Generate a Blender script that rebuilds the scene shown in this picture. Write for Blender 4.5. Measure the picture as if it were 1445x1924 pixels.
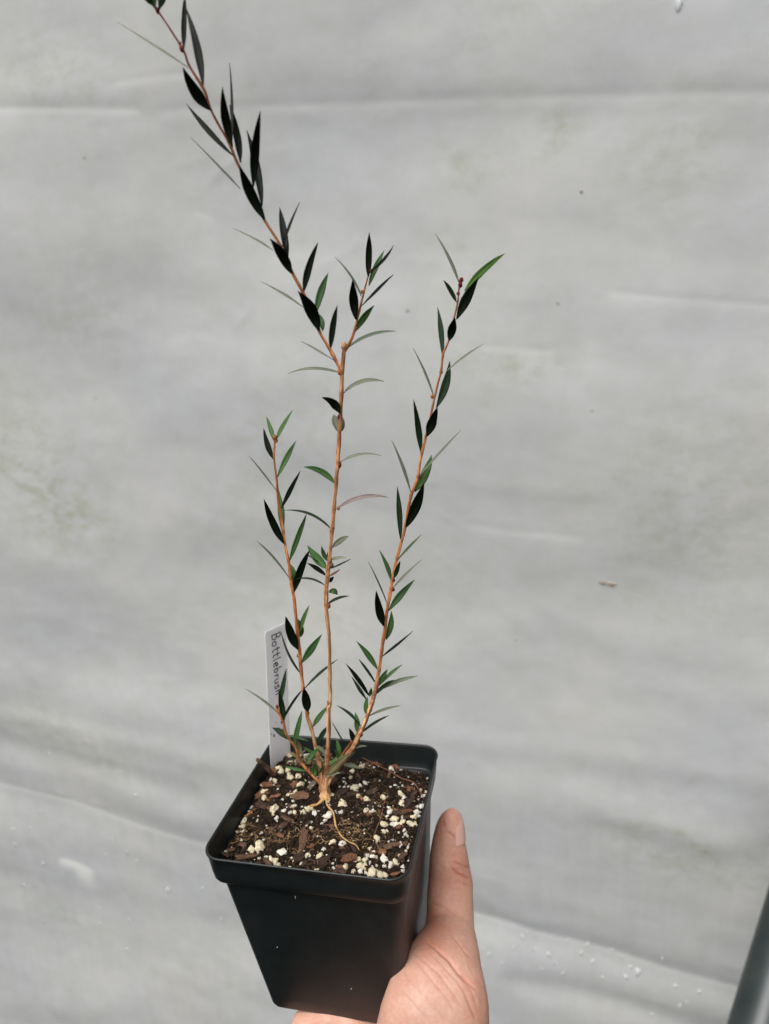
import bpy, bmesh, math, random
import numpy as np
from mathutils import Vector, Matrix, noise

random.seed(11)
rng = np.random.default_rng(5)
scene = bpy.context.scene
for o in list(bpy.data.objects):
    bpy.data.objects.remove(o, do_unlink=True)
COL = scene.collection
S = 0.01                                   # the code measures in centimetres, the scene is in metres

# ------------------------------------------------------------------ camera
YAW, PITCH, ROLL = -0.23761, -0.27989, -0.06965
CX, CY, CZ = 9.89119, -26.22916, 21.65912
FPX = 1310.0                               # focal length in pixels of the 1445 x 1924 photograph
cy_, sy_, cp_, sp_ = math.cos(YAW), math.sin(YAW), math.cos(PITCH), math.sin(PITCH)
FWD = np.array([sy_ * cp_, cy_ * cp_, sp_])
_r = np.array([cy_, -sy_, 0.0]); _u = np.cross(_r, FWD)
RGT = _r * math.cos(ROLL) + _u * math.sin(ROLL)
UPV = -_r * math.sin(ROLL) + _u * math.cos(ROLL)
CAM = np.array([CX, CY, CZ])
cam_data = bpy.data.cameras.new('camera')
cam = bpy.data.objects.new('camera', cam_data); COL.objects.link(cam)
M = Matrix.Identity(4)
for i in range(3):
    M[i][0] = RGT[i]; M[i][1] = UPV[i]; M[i][2] = -FWD[i]; M[i][3] = CAM[i] * S
cam.matrix_world = M
cam_data.sensor_fit = 'VERTICAL'; cam_data.sensor_height = 36.0
cam_data.lens = FPX / 1924.0 * 36.0
cam_data.clip_start = 0.01; cam_data.clip_end = 50
cam_data.dof.use_dof = True
cam_data.dof.focus_distance = 0.30
cam_data.dof.aperture_fstop = 9.5          # lens is 24.5 mm here, so this is about the 2.6 mm aperture of a phone
scene.camera = cam

# ------------------------------------------------------------------ light
SUN_EL, SUN_AZ = math.radians(58), math.radians(-155)   # azimuth measured from +Y towards +X
world = bpy.data.worlds.new('World'); scene.world = world; world.use_nodes = True
wn = world.node_tree; wn.nodes.clear()
sky = wn.nodes.new('ShaderNodeTexSky'); sky.sky_type = 'NISHITA'; sky.sun_disc = False
sky.sun_elevation = SUN_EL; sky.sun_rotation = SUN_AZ
sky.dust_density = 4.0; sky.air_density = 1.0; sky.ozone_density = 1.0
hs = wn.nodes.new('ShaderNodeHueSaturation'); hs.inputs['Saturation'].default_value = 0.10
bg = wn.nodes.new('ShaderNodeBackground'); bg.inputs['Strength'].default_value = 0.15
wo = wn.nodes.new('ShaderNodeOutputWorld')
wn.links.new(sky.outputs[0], hs.inputs['Color'])
wn.links.new(bg.outputs[0], wo.inputs['Surface'])
# overcast daylight through the roof: the light comes mostly from above, little from the sides
tc = wn.nodes.new('ShaderNodeTexCoord'); sx = wn.nodes.new('ShaderNodeSeparateXYZ')
wn.links.new(tc.outputs['Generated'], sx.inputs[0])
mr = wn.nodes.new('ShaderNodeMapRange'); mr.interpolation_type = 'SMOOTHSTEP'
mr.inputs['From Min'].default_value = 0.05; mr.inputs['From Max'].default_value = 0.75
mr.inputs['To Min'].default_value = 0.30; mr.inputs['To Max'].default_value = 1.0
dt = wn.nodes.new('ShaderNodeVectorMath'); dt.operation = 'DOT_PRODUCT'; dt.inputs[1].default_value = (-0.05, -0.10, 0.99)
wn.links.new(tc.outputs['Generated'], dt.inputs[0])
wn.links.new(dt.outputs['Value'], mr.inputs['Value'])
ml = wn.nodes.new('ShaderNodeMix'); ml.data_type = 'RGBA'; ml.blend_type = 'MULTIPLY'
ml.inputs['Factor'].default_value = 1.0
wn.links.new(hs.outputs[0], ml.inputs['A']); wn.links.new(mr.outputs[0], ml.inputs['B'])
wn.links.new(ml.outputs['Result'], bg.inputs['Color'])

sun_d = bpy.data.lights.new('sun', 'SUN'); sun_d.energy = 0.85; sun_d.angle = math.radians(40)
sun_d.color = (1.0, 0.975, 0.94)
sun = bpy.data.objects.new('sun', sun_d); COL.objects.link(sun)
sdir = Vector((math.sin(SUN_AZ) * math.cos(SUN_EL), math.cos(SUN_AZ) * math.cos(SUN_EL), math.sin(SUN_EL)))
sun.rotation_euler = sdir.to_track_quat('Z', 'Y').to_euler()

scene.view_settings.view_transform = 'Standard'
scene.view_settings.look = 'None'
scene.view_settings.gamma = 1.0
scene.view_settings.exposure = 0.84
scene.view_settings.use_curve_mapping = False

# ------------------------------------------------------------------ helpers
def ray(px, py):
    return FWD + RGT * (px - 722.5) / FPX - UPV * (py - 962.0) / FPX
def at_axis(px, py, ax, val):
    d = ray(px, py); t = (val - CAM[ax]) / d[ax]; return CAM + d * t
def at_depth(px, py, dep):
    return CAM + ray(px, py) * dep
def depth_of(P):
    return float((np.asarray(P) - CAM) @ FWD)
def tolin(c):
    return tuple(((v / 255.0) / 12.92 if v / 255.0 <= 0.04045 else ((v / 255.0 + 0.055) / 1.055) ** 2.4) for v in c)

def mesh_from(name, V, F, smooth=True):
    me = bpy.data.meshes.new(name)
    me.from_pydata([tuple(float(c) * S for c in v) for v in V], [], [tuple(int(i) for i in f) for f in F])
    me.update()
    if smooth:
        me.polygons.foreach_set('use_smooth', [True] * len(me.polygons))
    return me
def obj(name, V, F, mat, parent=None, origin=None, smooth=True):
    if origin is not None:
        V = np.asarray(V, float) - np.asarray(origin, float)
    me = mesh_from(name, V, F, smooth)
    if mat: me.materials.append(mat)
    o = bpy.data.objects.new(name, me); COL.objects.link(o)
    if parent is not None: o.parent = parent
    elif origin is not None: o.location = Vector([float(c) * S for c in origin])
    return o
def tag(o, label=None, cat=None, group=None, kind=None):
    if label: o['label'] = label
    if cat: o['category'] = cat
    if group: o['group'] = group
    if kind: o['kind'] = kind
    return o
def empty(name, loc):
    o = bpy.data.objects.new(name, None); COL.objects.link(o)
    o.location = Vector([float(c) * S for c in loc]); o.empty_display_size = 0.01
    return o

class MB:
    def __init__(s): s.V = []; s.F = []; s.C = []
    def add(s, V, F, C=None):
        n = len(s.V); s.V += [tuple(v) for v in V]; s.F += [tuple(i + n for i in f) for f in F]
        if C is not None: s.C += list(C)
def smooth_path(P, n):
    P = np.asarray(P, float)
    m = len(P)
    out = []
    seg = np.linspace(0, m - 1, n)
    for t in seg:
        i = min(int(t), m - 2); f = t - i
        p0 = P[max(i - 1, 0)]; p1 = P[i]; p2 = P[i + 1]; p3 = P[min(i + 2, m - 1)]
        out.append(0.5 * ((2 * p1) + (-p0 + p2) * f + (2 * p0 - 5 * p1 + 4 * p2 - p3) * f * f + (-p0 + 3 * p1 - 3 * p2 + p3) * f ** 3))
    return np.array(out)
def tube(P, R, sides=10, cap=True, jit=0.0, seed=0.0, flat=None):
    """P path, R radius per point; returns verts, faces"""
    P = np.asarray(P, float); n = len(P)
    T = np.gradient(P, axis=0); T /= np.linalg.norm(T, axis=1)[:, None] + 1e-9
    ref = np.array([0.3, -0.9, 0.2]); V = []; F = []
    a = np.cross(T[0], ref); a /= np.linalg.norm(a) + 1e-9
    for i in range(n):
        a = a - T[i] * (a @ T[i]); a /= np.linalg.norm(a) + 1e-9
        b = np.cross(T[i], a)
        for k in range(sides):
            th = 2 * math.pi * k / sides
            r = R[i]
            if jit:
                q = P[i] * 1.0 + (a * math.cos(th) + b * math.sin(th)) * r * 2
                r *= 1 + jit * noise.noise(Vector((q[0] * 3 + seed, q[1] * 3, q[2] * 1.6)))
            V.append(P[i] + (a * math.cos(th) + b * math.sin(th)) * r)
    for i in range(n - 1):
        for k in range(sides):
            k2 = (k + 1) % sides
            F.append((i * sides + k, i * sides + k2, (i + 1) * sides + k2, (i + 1) * sides + k))
    if cap:
        F.append(tuple(reversed(range(sides)))); F.append(tuple((n - 1) * sides + k for k in range(sides)))
    return V, F

# ------------------------------------------------------------------ materials
def new_mat(name):
    m = bpy.data.materials.new(name); m.use_nodes = True
    nt = m.node_tree; nt.nodes.clear()
    out = nt.nodes.new('ShaderNodeOutputMaterial')
    return m, nt, out
def N(nt, t, **kw):
    n = nt.nodes.new(t)
    for k, v in kw.items():
        if k in n.inputs: n.inputs[k].default_value = v
        else: setattr(n, k, v)
    return n
def noise_tex(nt, scale, detail=4, rough=0.55, vec=None, coord='Object', mapscale=None):
    if vec is None:
        t = nt.nodes.new('ShaderNodeTexCoord'); vec = t.outputs[coord]
    if mapscale:
        mp = nt.nodes.new('ShaderNodeMapping'); mp.inputs['Scale'].default_value = mapscale
        nt.links.new(vec, mp.inputs['Vector']); vec = mp.outputs[0]
    n = nt.nodes.new('ShaderNodeTexNoise'); n.inputs['Scale'].default_value = scale
    n.inputs['Detail'].default_value = detail; n.inputs['Roughness'].default_value = rough
    nt.links.new(vec, n.inputs['Vector'])
    return n.outputs['Fac']
def ramp(nt, src, stops):
    r = nt.nodes.new('ShaderNodeValToRGB')
    while len(r.color_ramp.elements) < len(stops): r.color_ramp.elements.new(0.5)
    for e, (p, c) in zip(r.color_ramp.elements, stops):
        e.position = p; e.color = (*c, 1) if len(c) == 3 else c
    nt.links.new(src, r.inputs[0]); return r.outputs[0]
def mixc(nt, fac, a, b, mode='MIX'):
    m = nt.nodes.new('ShaderNodeMix'); m.data_type = 'RGBA'; m.blend_type = mode
    for s, v in (('Factor', fac), ('A', a), ('B', b)):
        if isinstance(v, (int, float)): m.inputs[s].default_value = v
        elif isinstance(v, tuple): m.inputs[s].default_value = (*v, 1) if len(v) == 3 else v
        else: nt.links.new(v, m.inputs[s])
    return m.outputs['Result']
def bump(nt, src, strength, dist, normal=None):
    b = nt.nodes.new('ShaderNodeBump'); b.inputs['Strength'].default_value = strength
    b.inputs['Distance'].default_value = dist; nt.links.new(src, b.inputs['Height'])
    if normal is not None: nt.links.new(normal, b.inputs['Normal'])
    return b.outputs[0]
def principled(nt, out, col, rough=0.6, spec=0.3, nrm=None):
    p = nt.nodes.new('ShaderNodeBsdfPrincipled')
    if isinstance(col, tuple): p.inputs['Base Color'].default_value = (*col, 1)
    else: nt.links.new(col, p.inputs['Base Color'])
    if isinstance(rough, (int, float)): p.inputs['Roughness'].default_value = rough
    else: nt.links.new(rough, p.inputs['Roughness'])
    p.inputs['Specular IOR Level'].default_value = spec
    if nrm is not None: nt.links.new(nrm, p.inputs['Normal'])
    nt.links.new(p.outputs[0], out.inputs['Surface'])
    return p
def vcol(nt, name='tint'):
    a = nt.nodes.new('ShaderNodeAttribute'); a.attribute_name = name; return a
def simple(name, c1, c2, scale, rough=0.8, spec=0.2, bs=0.4, bd=0.0005, detail=6, mapscale=None, rnd=0.0):
    m, nt, out = new_mat(name)
    f = noise_tex(nt, scale, detail, 0.6, mapscale=mapscale)
    c = ramp(nt, f, [(0.32, c1), (0.68, c2)])
    if rnd:
        oi = nt.nodes.new('ShaderNodeObjectInfo')
        c = mixc(nt, 1.0, c, ramp(nt, oi.outputs['Random'], [(0, (1 - rnd,) * 3), (1, (1 + rnd,) * 3)]), 'MULTIPLY')
    nb = bump(nt, noise_tex(nt, scale * 2.2, 6, 0.65, mapscale=mapscale), bs, bd)
    principled(nt, out, c, rough, spec, nb)
    return m

# leaves
def leaf_mat(name, c1, c2, spec, rough, trans):
    m, nt, out = new_mat(name)
    f = noise_tex(nt, 160, 4, 0.6)
    oi = nt.nodes.new('ShaderNodeObjectInfo')
    c = ramp(nt, f, [(0.3, c1), (0.7, c2)])
    c = mixc(nt, 1.0, c, ramp(nt, oi.outputs['Random'], [(0, (0.72, 0.8, 0.75)), (1, (1.25, 1.18, 1.1))]), 'MULTIPLY')
    rb = vcol(nt, 'rib'); pw = nt.nodes.new('ShaderNodeMath'); pw.operation = 'POWER'; pw.inputs[1].default_value = 5.0
    nt.links.new(rb.outputs['Fac'], pw.inputs[0]); c = mixc(nt, pw.outputs[0], c, mixc(nt, 1.0, c, (1.9, 1.7, 1.5), 'MULTIPLY'))
    p = nt.nodes.new('ShaderNodeBsdfPrincipled'); nt.links.new(c, p.inputs['Base Color'])
    p.inputs['Roughness'].default_value = rough; p.inputs['Specular IOR Level'].default_value = spec
    nt.links.new(bump(nt, noise_tex(nt, 900, 3, 0.5), 0.15, 0.0002), p.inputs['Normal'])
    t = nt.nodes.new('ShaderNodeBsdfTranslucent')
    nt.links.new(mixc(nt, 1.0, c, (1.1, 1.5, 0.5), 'MULTIPLY'), t.inputs['Color'])
    mx = nt.nodes.new('ShaderNodeMixShader'); mx.inputs[0].default_value = trans
    nt.links.new(p.outputs[0], mx.inputs[1]); nt.links.new(t.outputs[0], mx.inputs[2])
    nt.links.new(mx.outputs[0], out.inputs['Surface'])
    return m
LEAF = {  # near-black K and dark D have the shade on the blades painted into their colour
 'K': leaf_mat('leaf_shaded_black', (0.003, 0.0055, 0.003), (0.006, 0.010, 0.005), 0.09, 0.5, 0.05),
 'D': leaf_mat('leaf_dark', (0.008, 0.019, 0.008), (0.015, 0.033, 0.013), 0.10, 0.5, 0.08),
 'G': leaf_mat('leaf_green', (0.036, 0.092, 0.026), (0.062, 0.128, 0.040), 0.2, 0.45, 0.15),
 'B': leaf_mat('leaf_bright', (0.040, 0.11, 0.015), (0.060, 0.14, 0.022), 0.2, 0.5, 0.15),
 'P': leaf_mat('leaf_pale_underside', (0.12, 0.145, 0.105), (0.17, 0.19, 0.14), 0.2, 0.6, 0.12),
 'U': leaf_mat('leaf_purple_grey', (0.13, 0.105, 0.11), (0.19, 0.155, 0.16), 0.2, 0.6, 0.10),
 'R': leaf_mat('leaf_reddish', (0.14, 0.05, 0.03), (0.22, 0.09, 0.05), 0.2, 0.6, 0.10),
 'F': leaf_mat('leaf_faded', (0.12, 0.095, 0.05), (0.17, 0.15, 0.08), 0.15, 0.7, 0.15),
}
def bark_mat():
    m, nt, out = new_mat('bark')
    a = vcol(nt)
    st = noise_tex(nt, 130, 7, 0.75, mapscale=(7, 7, 0.9))
    pt = noise_tex(nt, 190, 6, 0.65, mapscale=(2.2, 2.2, 0.5))
    c = mixc(nt, 1.0, a.outputs['Color'], ramp(nt, st, [(0.30, (0.42, 0.33, 0.26)), (0.46, (0.92, 0.9, 0.88)), (0.56, (1.02, 1.02, 1.0)), (0.70, (1.4, 1.5, 1.55))]), 'MULTIPLY')
    c = mixc(nt, ramp(nt, pt, [(0.54, (0, 0, 0)), (0.66, (0.6,) * 3)]), c, (0.17, 0.06, 0.022))
    principled(nt, out, c, 0.75, 0.15, bump(nt, st, 1.0, 0.0008))
    return m
BARK = bark_mat()
ROOT = simple('root_skin', (0.26, 0.14, 0.05), (0.52, 0.33, 0.13), 300, 0.7, 0.2, 0.5, 0.0004)
ROOT_RED = simple('root_skin_brown', (0.13, 0.05, 0.03), (0.28, 0.13, 0.08), 300, 0.7, 0.2, 0.5, 0.0004)
FIBRE = simple('fine_root_fibres', (0.12, 0.07, 0.035), (0.34, 0.22, 0.11), 200, 0.8, 0.1)
SOIL = simple('dark_potting_soil', (0.006, 0.0045, 0.0035), (0.030, 0.020, 0.013), 420, 0.95, 0.10, 1.0, 0.002, 10)
CRUMB = simple('soil_crumbs', (0.008, 0.006, 0.004), (0.045, 0.028, 0.018), 330, 0.95, 0.1, 1.0, 0.001)
PERL = simple('perlite', (0.52, 0.46, 0.36), (0.84, 0.81, 0.73), 500, 0.9, 0.1, 0.9, 0.0006, rnd=0.12)
PERL_Y = simple('perlite_yellow', (0.46, 0.37, 0.22), (0.80, 0.72, 0.52), 420, 0.9, 0.1, 0.9, 0.0006, rnd=0.1)
def chip_mat(name, rgb):
    c = tolin(rgb); return simple(name, tuple(v * 0.45 for v in c), tuple(v * 1.15 for v in c), 260, 0.9, 0.12, 0.9, 0.0008, 8, mapscale=(1, 4, 1), rnd=0.25)
CHIPS = [chip_mat('bark_chip_brown', (104, 78, 62)), chip_mat('bark_chip_red', (120, 82, 62)), chip_mat('bark_chip_grey', (122, 108, 94)),
         chip_mat('bark_chip_dark', (70, 54, 46)), chip_mat('bark_chip_orange', (168, 112, 66))]

def pot_mat():
    m, nt, out = new_mat('dark_green_plastic')
    f = noise_tex(nt, 45, 6, 0.6)
    c = ramp(nt, f, [(0.3, (0.0060, 0.0085, 0.0086)), (0.7, (0.0090, 0.0118, 0.0118))])
    dust = noise_tex(nt, 2600, 3, 0.7)
    c = mixc(nt, ramp(nt, dust, [(0.68, (0, 0, 0)), (0.78, (0.35,) * 3)]), c, (0.09, 0.09, 0.08))
    sm_ = noise_tex(nt, 26, 8, 0.75, mapscale=(1, 1, .45))
    c = mixc(nt, ramp(nt, sm_, [(0.55, (0, 0, 0)), (0.75, (0.16,) * 3)]), c, (0.06, 0.062, 0.06))
    r = ramp(nt, noise_tex(nt, 90, 6, 0.7), [(0.3, (0.36,) * 3), (0.7, (0.46,) * 3)])
    principled(nt, out, c, r, 0.42, bump(nt, noise_tex(nt, 1500, 3, 0.5), 0.05, 0.0003))
    return m
POT = pot_mat()
TAGM = simple('white_plastic', (0.80, 0.785, 0.79), (0.85, 0.835, 0.84), 120, 0.45, 0.4, 0.05, 0.0002)
nt = TAGM.node_tree; po = next(n for n in nt.nodes if n.type == 'OUTPUT_MATERIAL'); pb = next(n for n in nt.nodes if n.type == 'BSDF_PRINCIPLED')
tr = nt.nodes.new('ShaderNodeBsdfTranslucent'); tr.inputs['Color'].default_value = (.97, .95, .96, 1); mx = nt.nodes.new('ShaderNodeMixShader'); mx.inputs[0].default_value = .45
nt.links.new(pb.outputs[0], mx.inputs[1]); nt.links.new(tr.outputs[0], mx.inputs[2]); nt.links.new(mx.outputs[0], po.inputs['Surface'])
INK = simple('marker_ink', (0.012, 0.012, 0.014), (0.03, 0.03, 0.034), 900, 0.7, 0.2)

def skin_mat():
    m, nt, out = new_mat('skin')
    a = vcol(nt)
    f1 = noise_tex(nt, 70, 5, 0.6)
    f2 = noise_tex(nt, 600, 4, 0.6)
    c = mixc(nt, 1.0, a.outputs['Color'], ramp(nt, f1, [(0.3, (0.93, 0.80, 0.76)), (0.7, (1.05, 1.07, 1.07))]), 'MULTIPLY')
    c = mixc(nt, 1.0, c, ramp(nt, f2, [(0.3, (0.92, 0.86, 0.84)), (0.7, (1.05, 1.05, 1.05))]), 'MULTIPLY')
    vo = nt.nodes.new('ShaderNodeTexVoronoi'); vo.inputs['Scale'].default_value = 1300
    t = nt.nodes.new('ShaderNodeTexCoord'); nt.links.new(t.outputs['Object'], vo.inputs['Vector'])
    b1 = bump(nt, vo.outputs['Distance'], 0.16, 0.0003)
    b2 = bump(nt, noise_tex(nt, 240, 6, 0.6, mapscale=(1, 1, 2.2)), 0.35, 0.0008, b1)
    p = principled(nt, out, c, 0.52, 0.32, b2)
    p.inputs['Subsurface Weight'].default_value = 0.35
    p.inputs['Subsurface Radius'].default_value = (1.0, 0.35, 0.2)
    p.inputs['Subsurface Scale'].default_value = 0.003
    return m
SKIN = skin_mat()
m_, nt_, o_ = new_mat('fingernail'); principled(nt_, o_, (0.56, 0.335, 0.275), 0.5, 0.2); NAIL = m_

def film_mat():
    m, nt, out = new_mat('milky_greenhouse_film')
    t = nt.nodes.new('ShaderNodeTexCoord'); ob = t.outputs['Object']
    base = (0.70, 0.70, 0.705)
    big = noise_tex(nt, 3.2, 5, 0.6, vec=ob)
    c = mixc(nt, ramp(nt, big, [(0.35, (0, 0, 0)), (0.7, (1, 1, 1))]), (0.60, 0.607, 0.617), (0.675, 0.668, 0.635))
    # algae: soft greenish patches broken up by finer noise
    al = noise_tex(nt, 4.5, 3, 0.5, vec=ob); al2 = noise_tex(nt, 38, 8, 0.72, vec=ob, mapscale=(1, 1, 1.6))
    mm = nt.nodes.new('ShaderNodeMath'); mm.operation = 'MULTIPLY'
    nt.links.new(ramp(nt, al, [(0.45, (0, 0, 0)), (0.72, (1, 1, 1))]), mm.inputs[0])
    nt.links.new(ramp(nt, al2, [(0.46, (0, 0, 0)), (0.68, (1, 1, 1))]), mm.inputs[1])
    dirt_and_light = vcol(nt, 'dirt_and_light')
    sep = nt.nodes.new('ShaderNodeSeparateColor'); nt.links.new(dirt_and_light.outputs['Color'], sep.inputs[0])
    m2 = nt.nodes.new('ShaderNodeMath'); m2.operation = 'MULTIPLY'
    nt.links.new(ramp(nt, al2, [(0.44, (0, 0, 0)), (0.64, (1, 1, 1))]), m2.inputs[0]); nt.links.new(sep.outputs[0], m2.inputs[1])
    m3 = nt.nodes.new('ShaderNodeMath'); m3.operation = 'MULTIPLY_ADD'; m3.use_clamp = True
    nt.links.new(mm.outputs[0], m3.inputs[0]); m3.inputs[1].default_value = 0.32; nt.links.new(m2.outputs[0], m3.inputs[2])
    c = mixc(nt, m3.outputs[0], c, (0.46, 0.49, 0.37))
    # fine grime specks
    sp = noise_tex(nt, 150, 5, 0.75, vec=ob)
    c = mixc(nt, ramp(nt, sp, [(0.66, (0, 0, 0)), (0.78, (0.30,) * 3)]), c, (0.40, 0.38, 0.33))
    mid = noise_tex(nt, 22, 7, 0.65, vec=ob, mapscale=(1, 1, 1.4))
    c = mixc(nt, 1.0, c, ramp(nt, mid, [(0.3, (0.925, 0.928, 0.91)), (0.7, (1.035, 1.035, 1.04))]), 'MULTIPLY')
    hz = noise_tex(nt, 9, 8, 0.68, vec=ob, mapscale=(0.8, 0.8, 1.7))
    c = mixc(nt, 1.0, c, ramp(nt, hz, [(0.3, (0.965, 0.97, 0.955)), (0.7, (1.03, 1.025, 1.03))]), 'MULTIPLY')
    # condensation runs low down
    run = noise_tex(nt, 60, 4, 0.6, vec=ob, mapscale=(1.4, 1.4, 0.10))
    c = mixc(nt, sep.outputs[1], c, mixc(nt, 1.0, c, ramp(nt, run, [(0.3, (0.93,) * 3), (0.7, (1.06,) * 3)]), 'MULTIPLY'))
    c = mixc(nt, sep.outputs[2], c, (0.84, 0.84, 0.81))  # clean patch, and the bright crease light painted in white
    nb = bump(nt, noise_tex(nt, 14, 8, 0.55, vec=ob, mapscale=(1, 1, 1.3)), 0.14, 0.008)
    nb = bump(nt, noise_tex(nt, 110, 4, 0.6, vec=ob), 0.10, 0.0015, nb)
    p = nt.nodes.new('ShaderNodeBsdfPrincipled'); nt.links.new(c, p.inputs['Base Color'])
    p.inputs['Roughness'].default_value = 0.38; p.inputs['Specular IOR Level'].default_value = 0.35
    nt.links.new(nb, p.inputs['Normal'])
    tr = nt.nodes.new('ShaderNodeBsdfTranslucent'); nt.links.new(c, tr.inputs['Color']); nt.links.new(nb, tr.inputs['Normal'])
    mx = nt.nodes.new('ShaderNodeMixShader'); mx.inputs[0].default_value = 0.40
    nt.links.new(p.outputs[0], mx.inputs[1]); nt.links.new(tr.outputs[0], mx.inputs[2])
    nt.links.new(mx.outputs[0], out.inputs['Surface'])
    return m
FILM = film_mat()
m_, nt_, o_ = new_mat('water'); p_ = principled(nt_, o_, (0.9, 0.93, 0.93), 0.08, 0.6)
p_.inputs['Transmission Weight'].default_value = 0.55; p_.inputs['IOR'].default_value = 1.33; WATER = m_
POLE = simple('pole_paint', (0.008, 0.014, 0.014), (0.018, 0.026, 0.024), 30, 0.33, 0.5, 0.1, 0.0005)

# ------------------------------------------------------------------ the plastic sheet behind
_a = np.array([(-4280 - 722.5) / FPX, -(282 - 962.0) / FPX, 1.0])
A = RGT * _a[0] + UPV * _a[1] + FWD * _a[2]; A /= np.linalg.norm(A); A = -A     # along the seams, to the right
Bv = np.array([0, 0, 1.0]); Bv -= A * (Bv @ A); Bv /= np.linalg.norm(Bv)       # up the sheet
NRM = np.cross(A, Bv)                                                          # towards the camera
if NRM @ FWD > 0: NRM = -NRM
SHO = CAM + FWD * 95.0
def sheet_uv(px, py):
    d = ray(px, py); t = ((SHO - CAM) @ NRM) / (d @ NRM); P = CAM + d * t - SHO
    return np.array([P @ A, P @ Bv])
def axis_vals(lo, hi, a, b, fine, coarse):
    return np.concatenate([np.arange(lo, a, coarse), np.arange(a, b, fine), np.arange(b, hi, coarse)])
UU = axis_vals(-340, 300, -66, 62, 0.36, 4.0); VV = axis_vals(-270, 190, -80, 84, 0.36, 4.0)
gu, gv = np.meshgrid(UU, VV)
def seg_field(poly):
    """signed distance (positive above) and along-parameter of the nearest point of a polyline given in photo pixels"""
    Q = np.array([sheet_uv(*q) for q in poly])
    best = np.full(gu.shape, 1e9); sg = np.zeros(gu.shape); tt = np.zeros(gu.shape)
    L = np.r_[0, np.cumsum(np.linalg.norm(np.diff(Q, axis=0), axis=1))]
    for i in range(len(Q) - 1):
        a, b = Q[i], Q[i + 1]; ab = b - a; l2 = ab @ ab
        t = np.clip(((gu - a[0]) * ab[0] + (gv - a[1]) * ab[1]) / l2, 0, 1)
        dx = gu - a[0] - t * ab[0]; dy = gv - a[1] - t * ab[1]; d = np.hypot(dx, dy)
        s = np.sign(ab[0] * (gv - a[1]) - ab[1] * (gu - a[0]))
        m = d < best; best[m] = d[m]; sg[m] = s[m]; tt[m] = (L[i] + t * math.sqrt(l2))[m]
    return best * np.where(sg == 0, 1, sg), tt / L[-1]
H = np.zeros(gu.shape); WHITE = np.zeros(gu.shape)
def nz(su, sv, seed, amp):
    out = np.empty(gu.shape)
    for i in range(gu.shape[0]):
        for j in range(gu.shape[1]):
            out[i, j] = noise.noise(Vector((gu[i, j] / su + seed, gv[i, j] / sv, seed * 1.7)))
    return out * amp
H += nz(45, 28, 1.3, 1.8) + nz(16, 9, 7.7, 0.30) + nz(7, 3.5, 4.1, 0.06)
def ridge(poly, amp, width, fade=0.12):
    global H
    d, t = seg_field(poly); e = np.clip(np.minimum(t, 1 - t) / fade, 0, 1) if fade else 1
    if width < 0.8:                       # tight creases turn white, which also paints in the light they catch
        global WHITE
        WHITE = np.maximum(WHITE, 0.34 * np.exp(-(d / (width * .6)) ** 2) * e); amp = -amp * .35
    H += amp * np.exp(-(d / width) ** 2) * (e if fade else 1)
def step(poly, amp, w_lo, w_hi):
    """an overlap: the film stands proud just below the line and falls back over w_lo; above it is flush"""
    global H
    global WHITE
    d, t = seg_field(poly)
    if w_hi < 1:
        e = np.clip(np.minimum(t, 1 - t) / .05, 0, 1)
        WHITE = np.maximum(WHITE, 0.42 * np.exp(-(d / .35) ** 2) * e); w_hi = w_lo * .8  # light caught along the overlap edge, painted as a white line
        H -= .05 * np.exp(-((d - .3) / .6) ** 2) * e
    H += amp * np.where(d > 0, np.exp(-(d / w_hi) ** 2), np.exp(-(d / w_lo) ** 2))
step([(-200, 206), (0, 208), (150, 208), (250, 209), (272, 218)], -0.12, 2.2, 0.5)
ridge([(290, 213), (340, 206), (450, 200), (700, 194), (900, 188), (1150, 183), (1445, 179), (1700, 176)], 0.20, 0.7, 0.02)
step([(-200, 240), (1700, 215)], -0.25, 9, 3)
ridge([(195, 168), (230, 155), (290, 145), (350, 139), (400, 128)], 0.14, 0.45)
ridge([(1130, 549), (1230, 560), (1330, 568), (1445, 578), (1600, 590)], 0.14, 0.5, 0.05)
ridge([(900, 650), (960, 655), (1050, 664)], 0.12, 0.5)
ridge([(355, 395), (380, 405), (395, 415)], 0.12, 0.4)
ridge([(520, 565), (560, 560), (590, 566)], 0.10, 0.5)
ridge([(860, 985), (950, 1000), (1100, 1012)], 0.10, 0.7)
ridge([(850, 905), (980, 915), (1130, 925)], 0.07, 1.2)
# lower folds
step([(-250, 1440), (0, 1482), (130, 1510), (260, 1553), (385, 1590), (600, 1645), (900, 1722)], -0.62, 6.0, 0.7)
ridge([(-200, 1610), (0, 1657), (120, 1684), (230, 1712), (330, 1745), (460, 1766), (560, 1775)], -0.7, 2.0, 0.05)
ridge([(-200, 1240), (0, 1272), (180, 1316), (380, 1375), (560, 1425), (900, 1480), (1445, 1600)], 0.5, 5.2, 0.05)
ridge([(-200, 1380), (0, 1400), (200, 1440), (400, 1500)], -0.45, 3.0, 0.05)
step([(820, 1715), (900, 1738), (1010, 1765), (1150, 1795), (1260, 1826), (1400, 1862), (1700, 1930)], -0.6, 3.2, 0.7)
ridge([(-100, 1885), (80, 1880), (200, 1878), (250, 1862), (300, 1848), (400, 1838), (520, 1850)], 0.55, 1.4, 0.1)
ridge([(-100, 1925), (200, 1935), (500, 1960)], -0.6, 2.0, 0.1)
ridge([(930, 1840), (1150, 1880), (1400, 1960)], -0.5, 2.5, 0.1)
ridge([(1050, 1500), (1200, 1530), (1445, 1600)], 0.35, 2.5, 0.15)
ridge([(-200, 1320), (60, 1350), (300, 1400), (500, 1450)], 0.22, 2.0, 0.1)
ridge([(500, 1330), (900, 1400), (1300, 1440), (1600, 1500)], 0.20, 2.2, 0.1)
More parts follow.
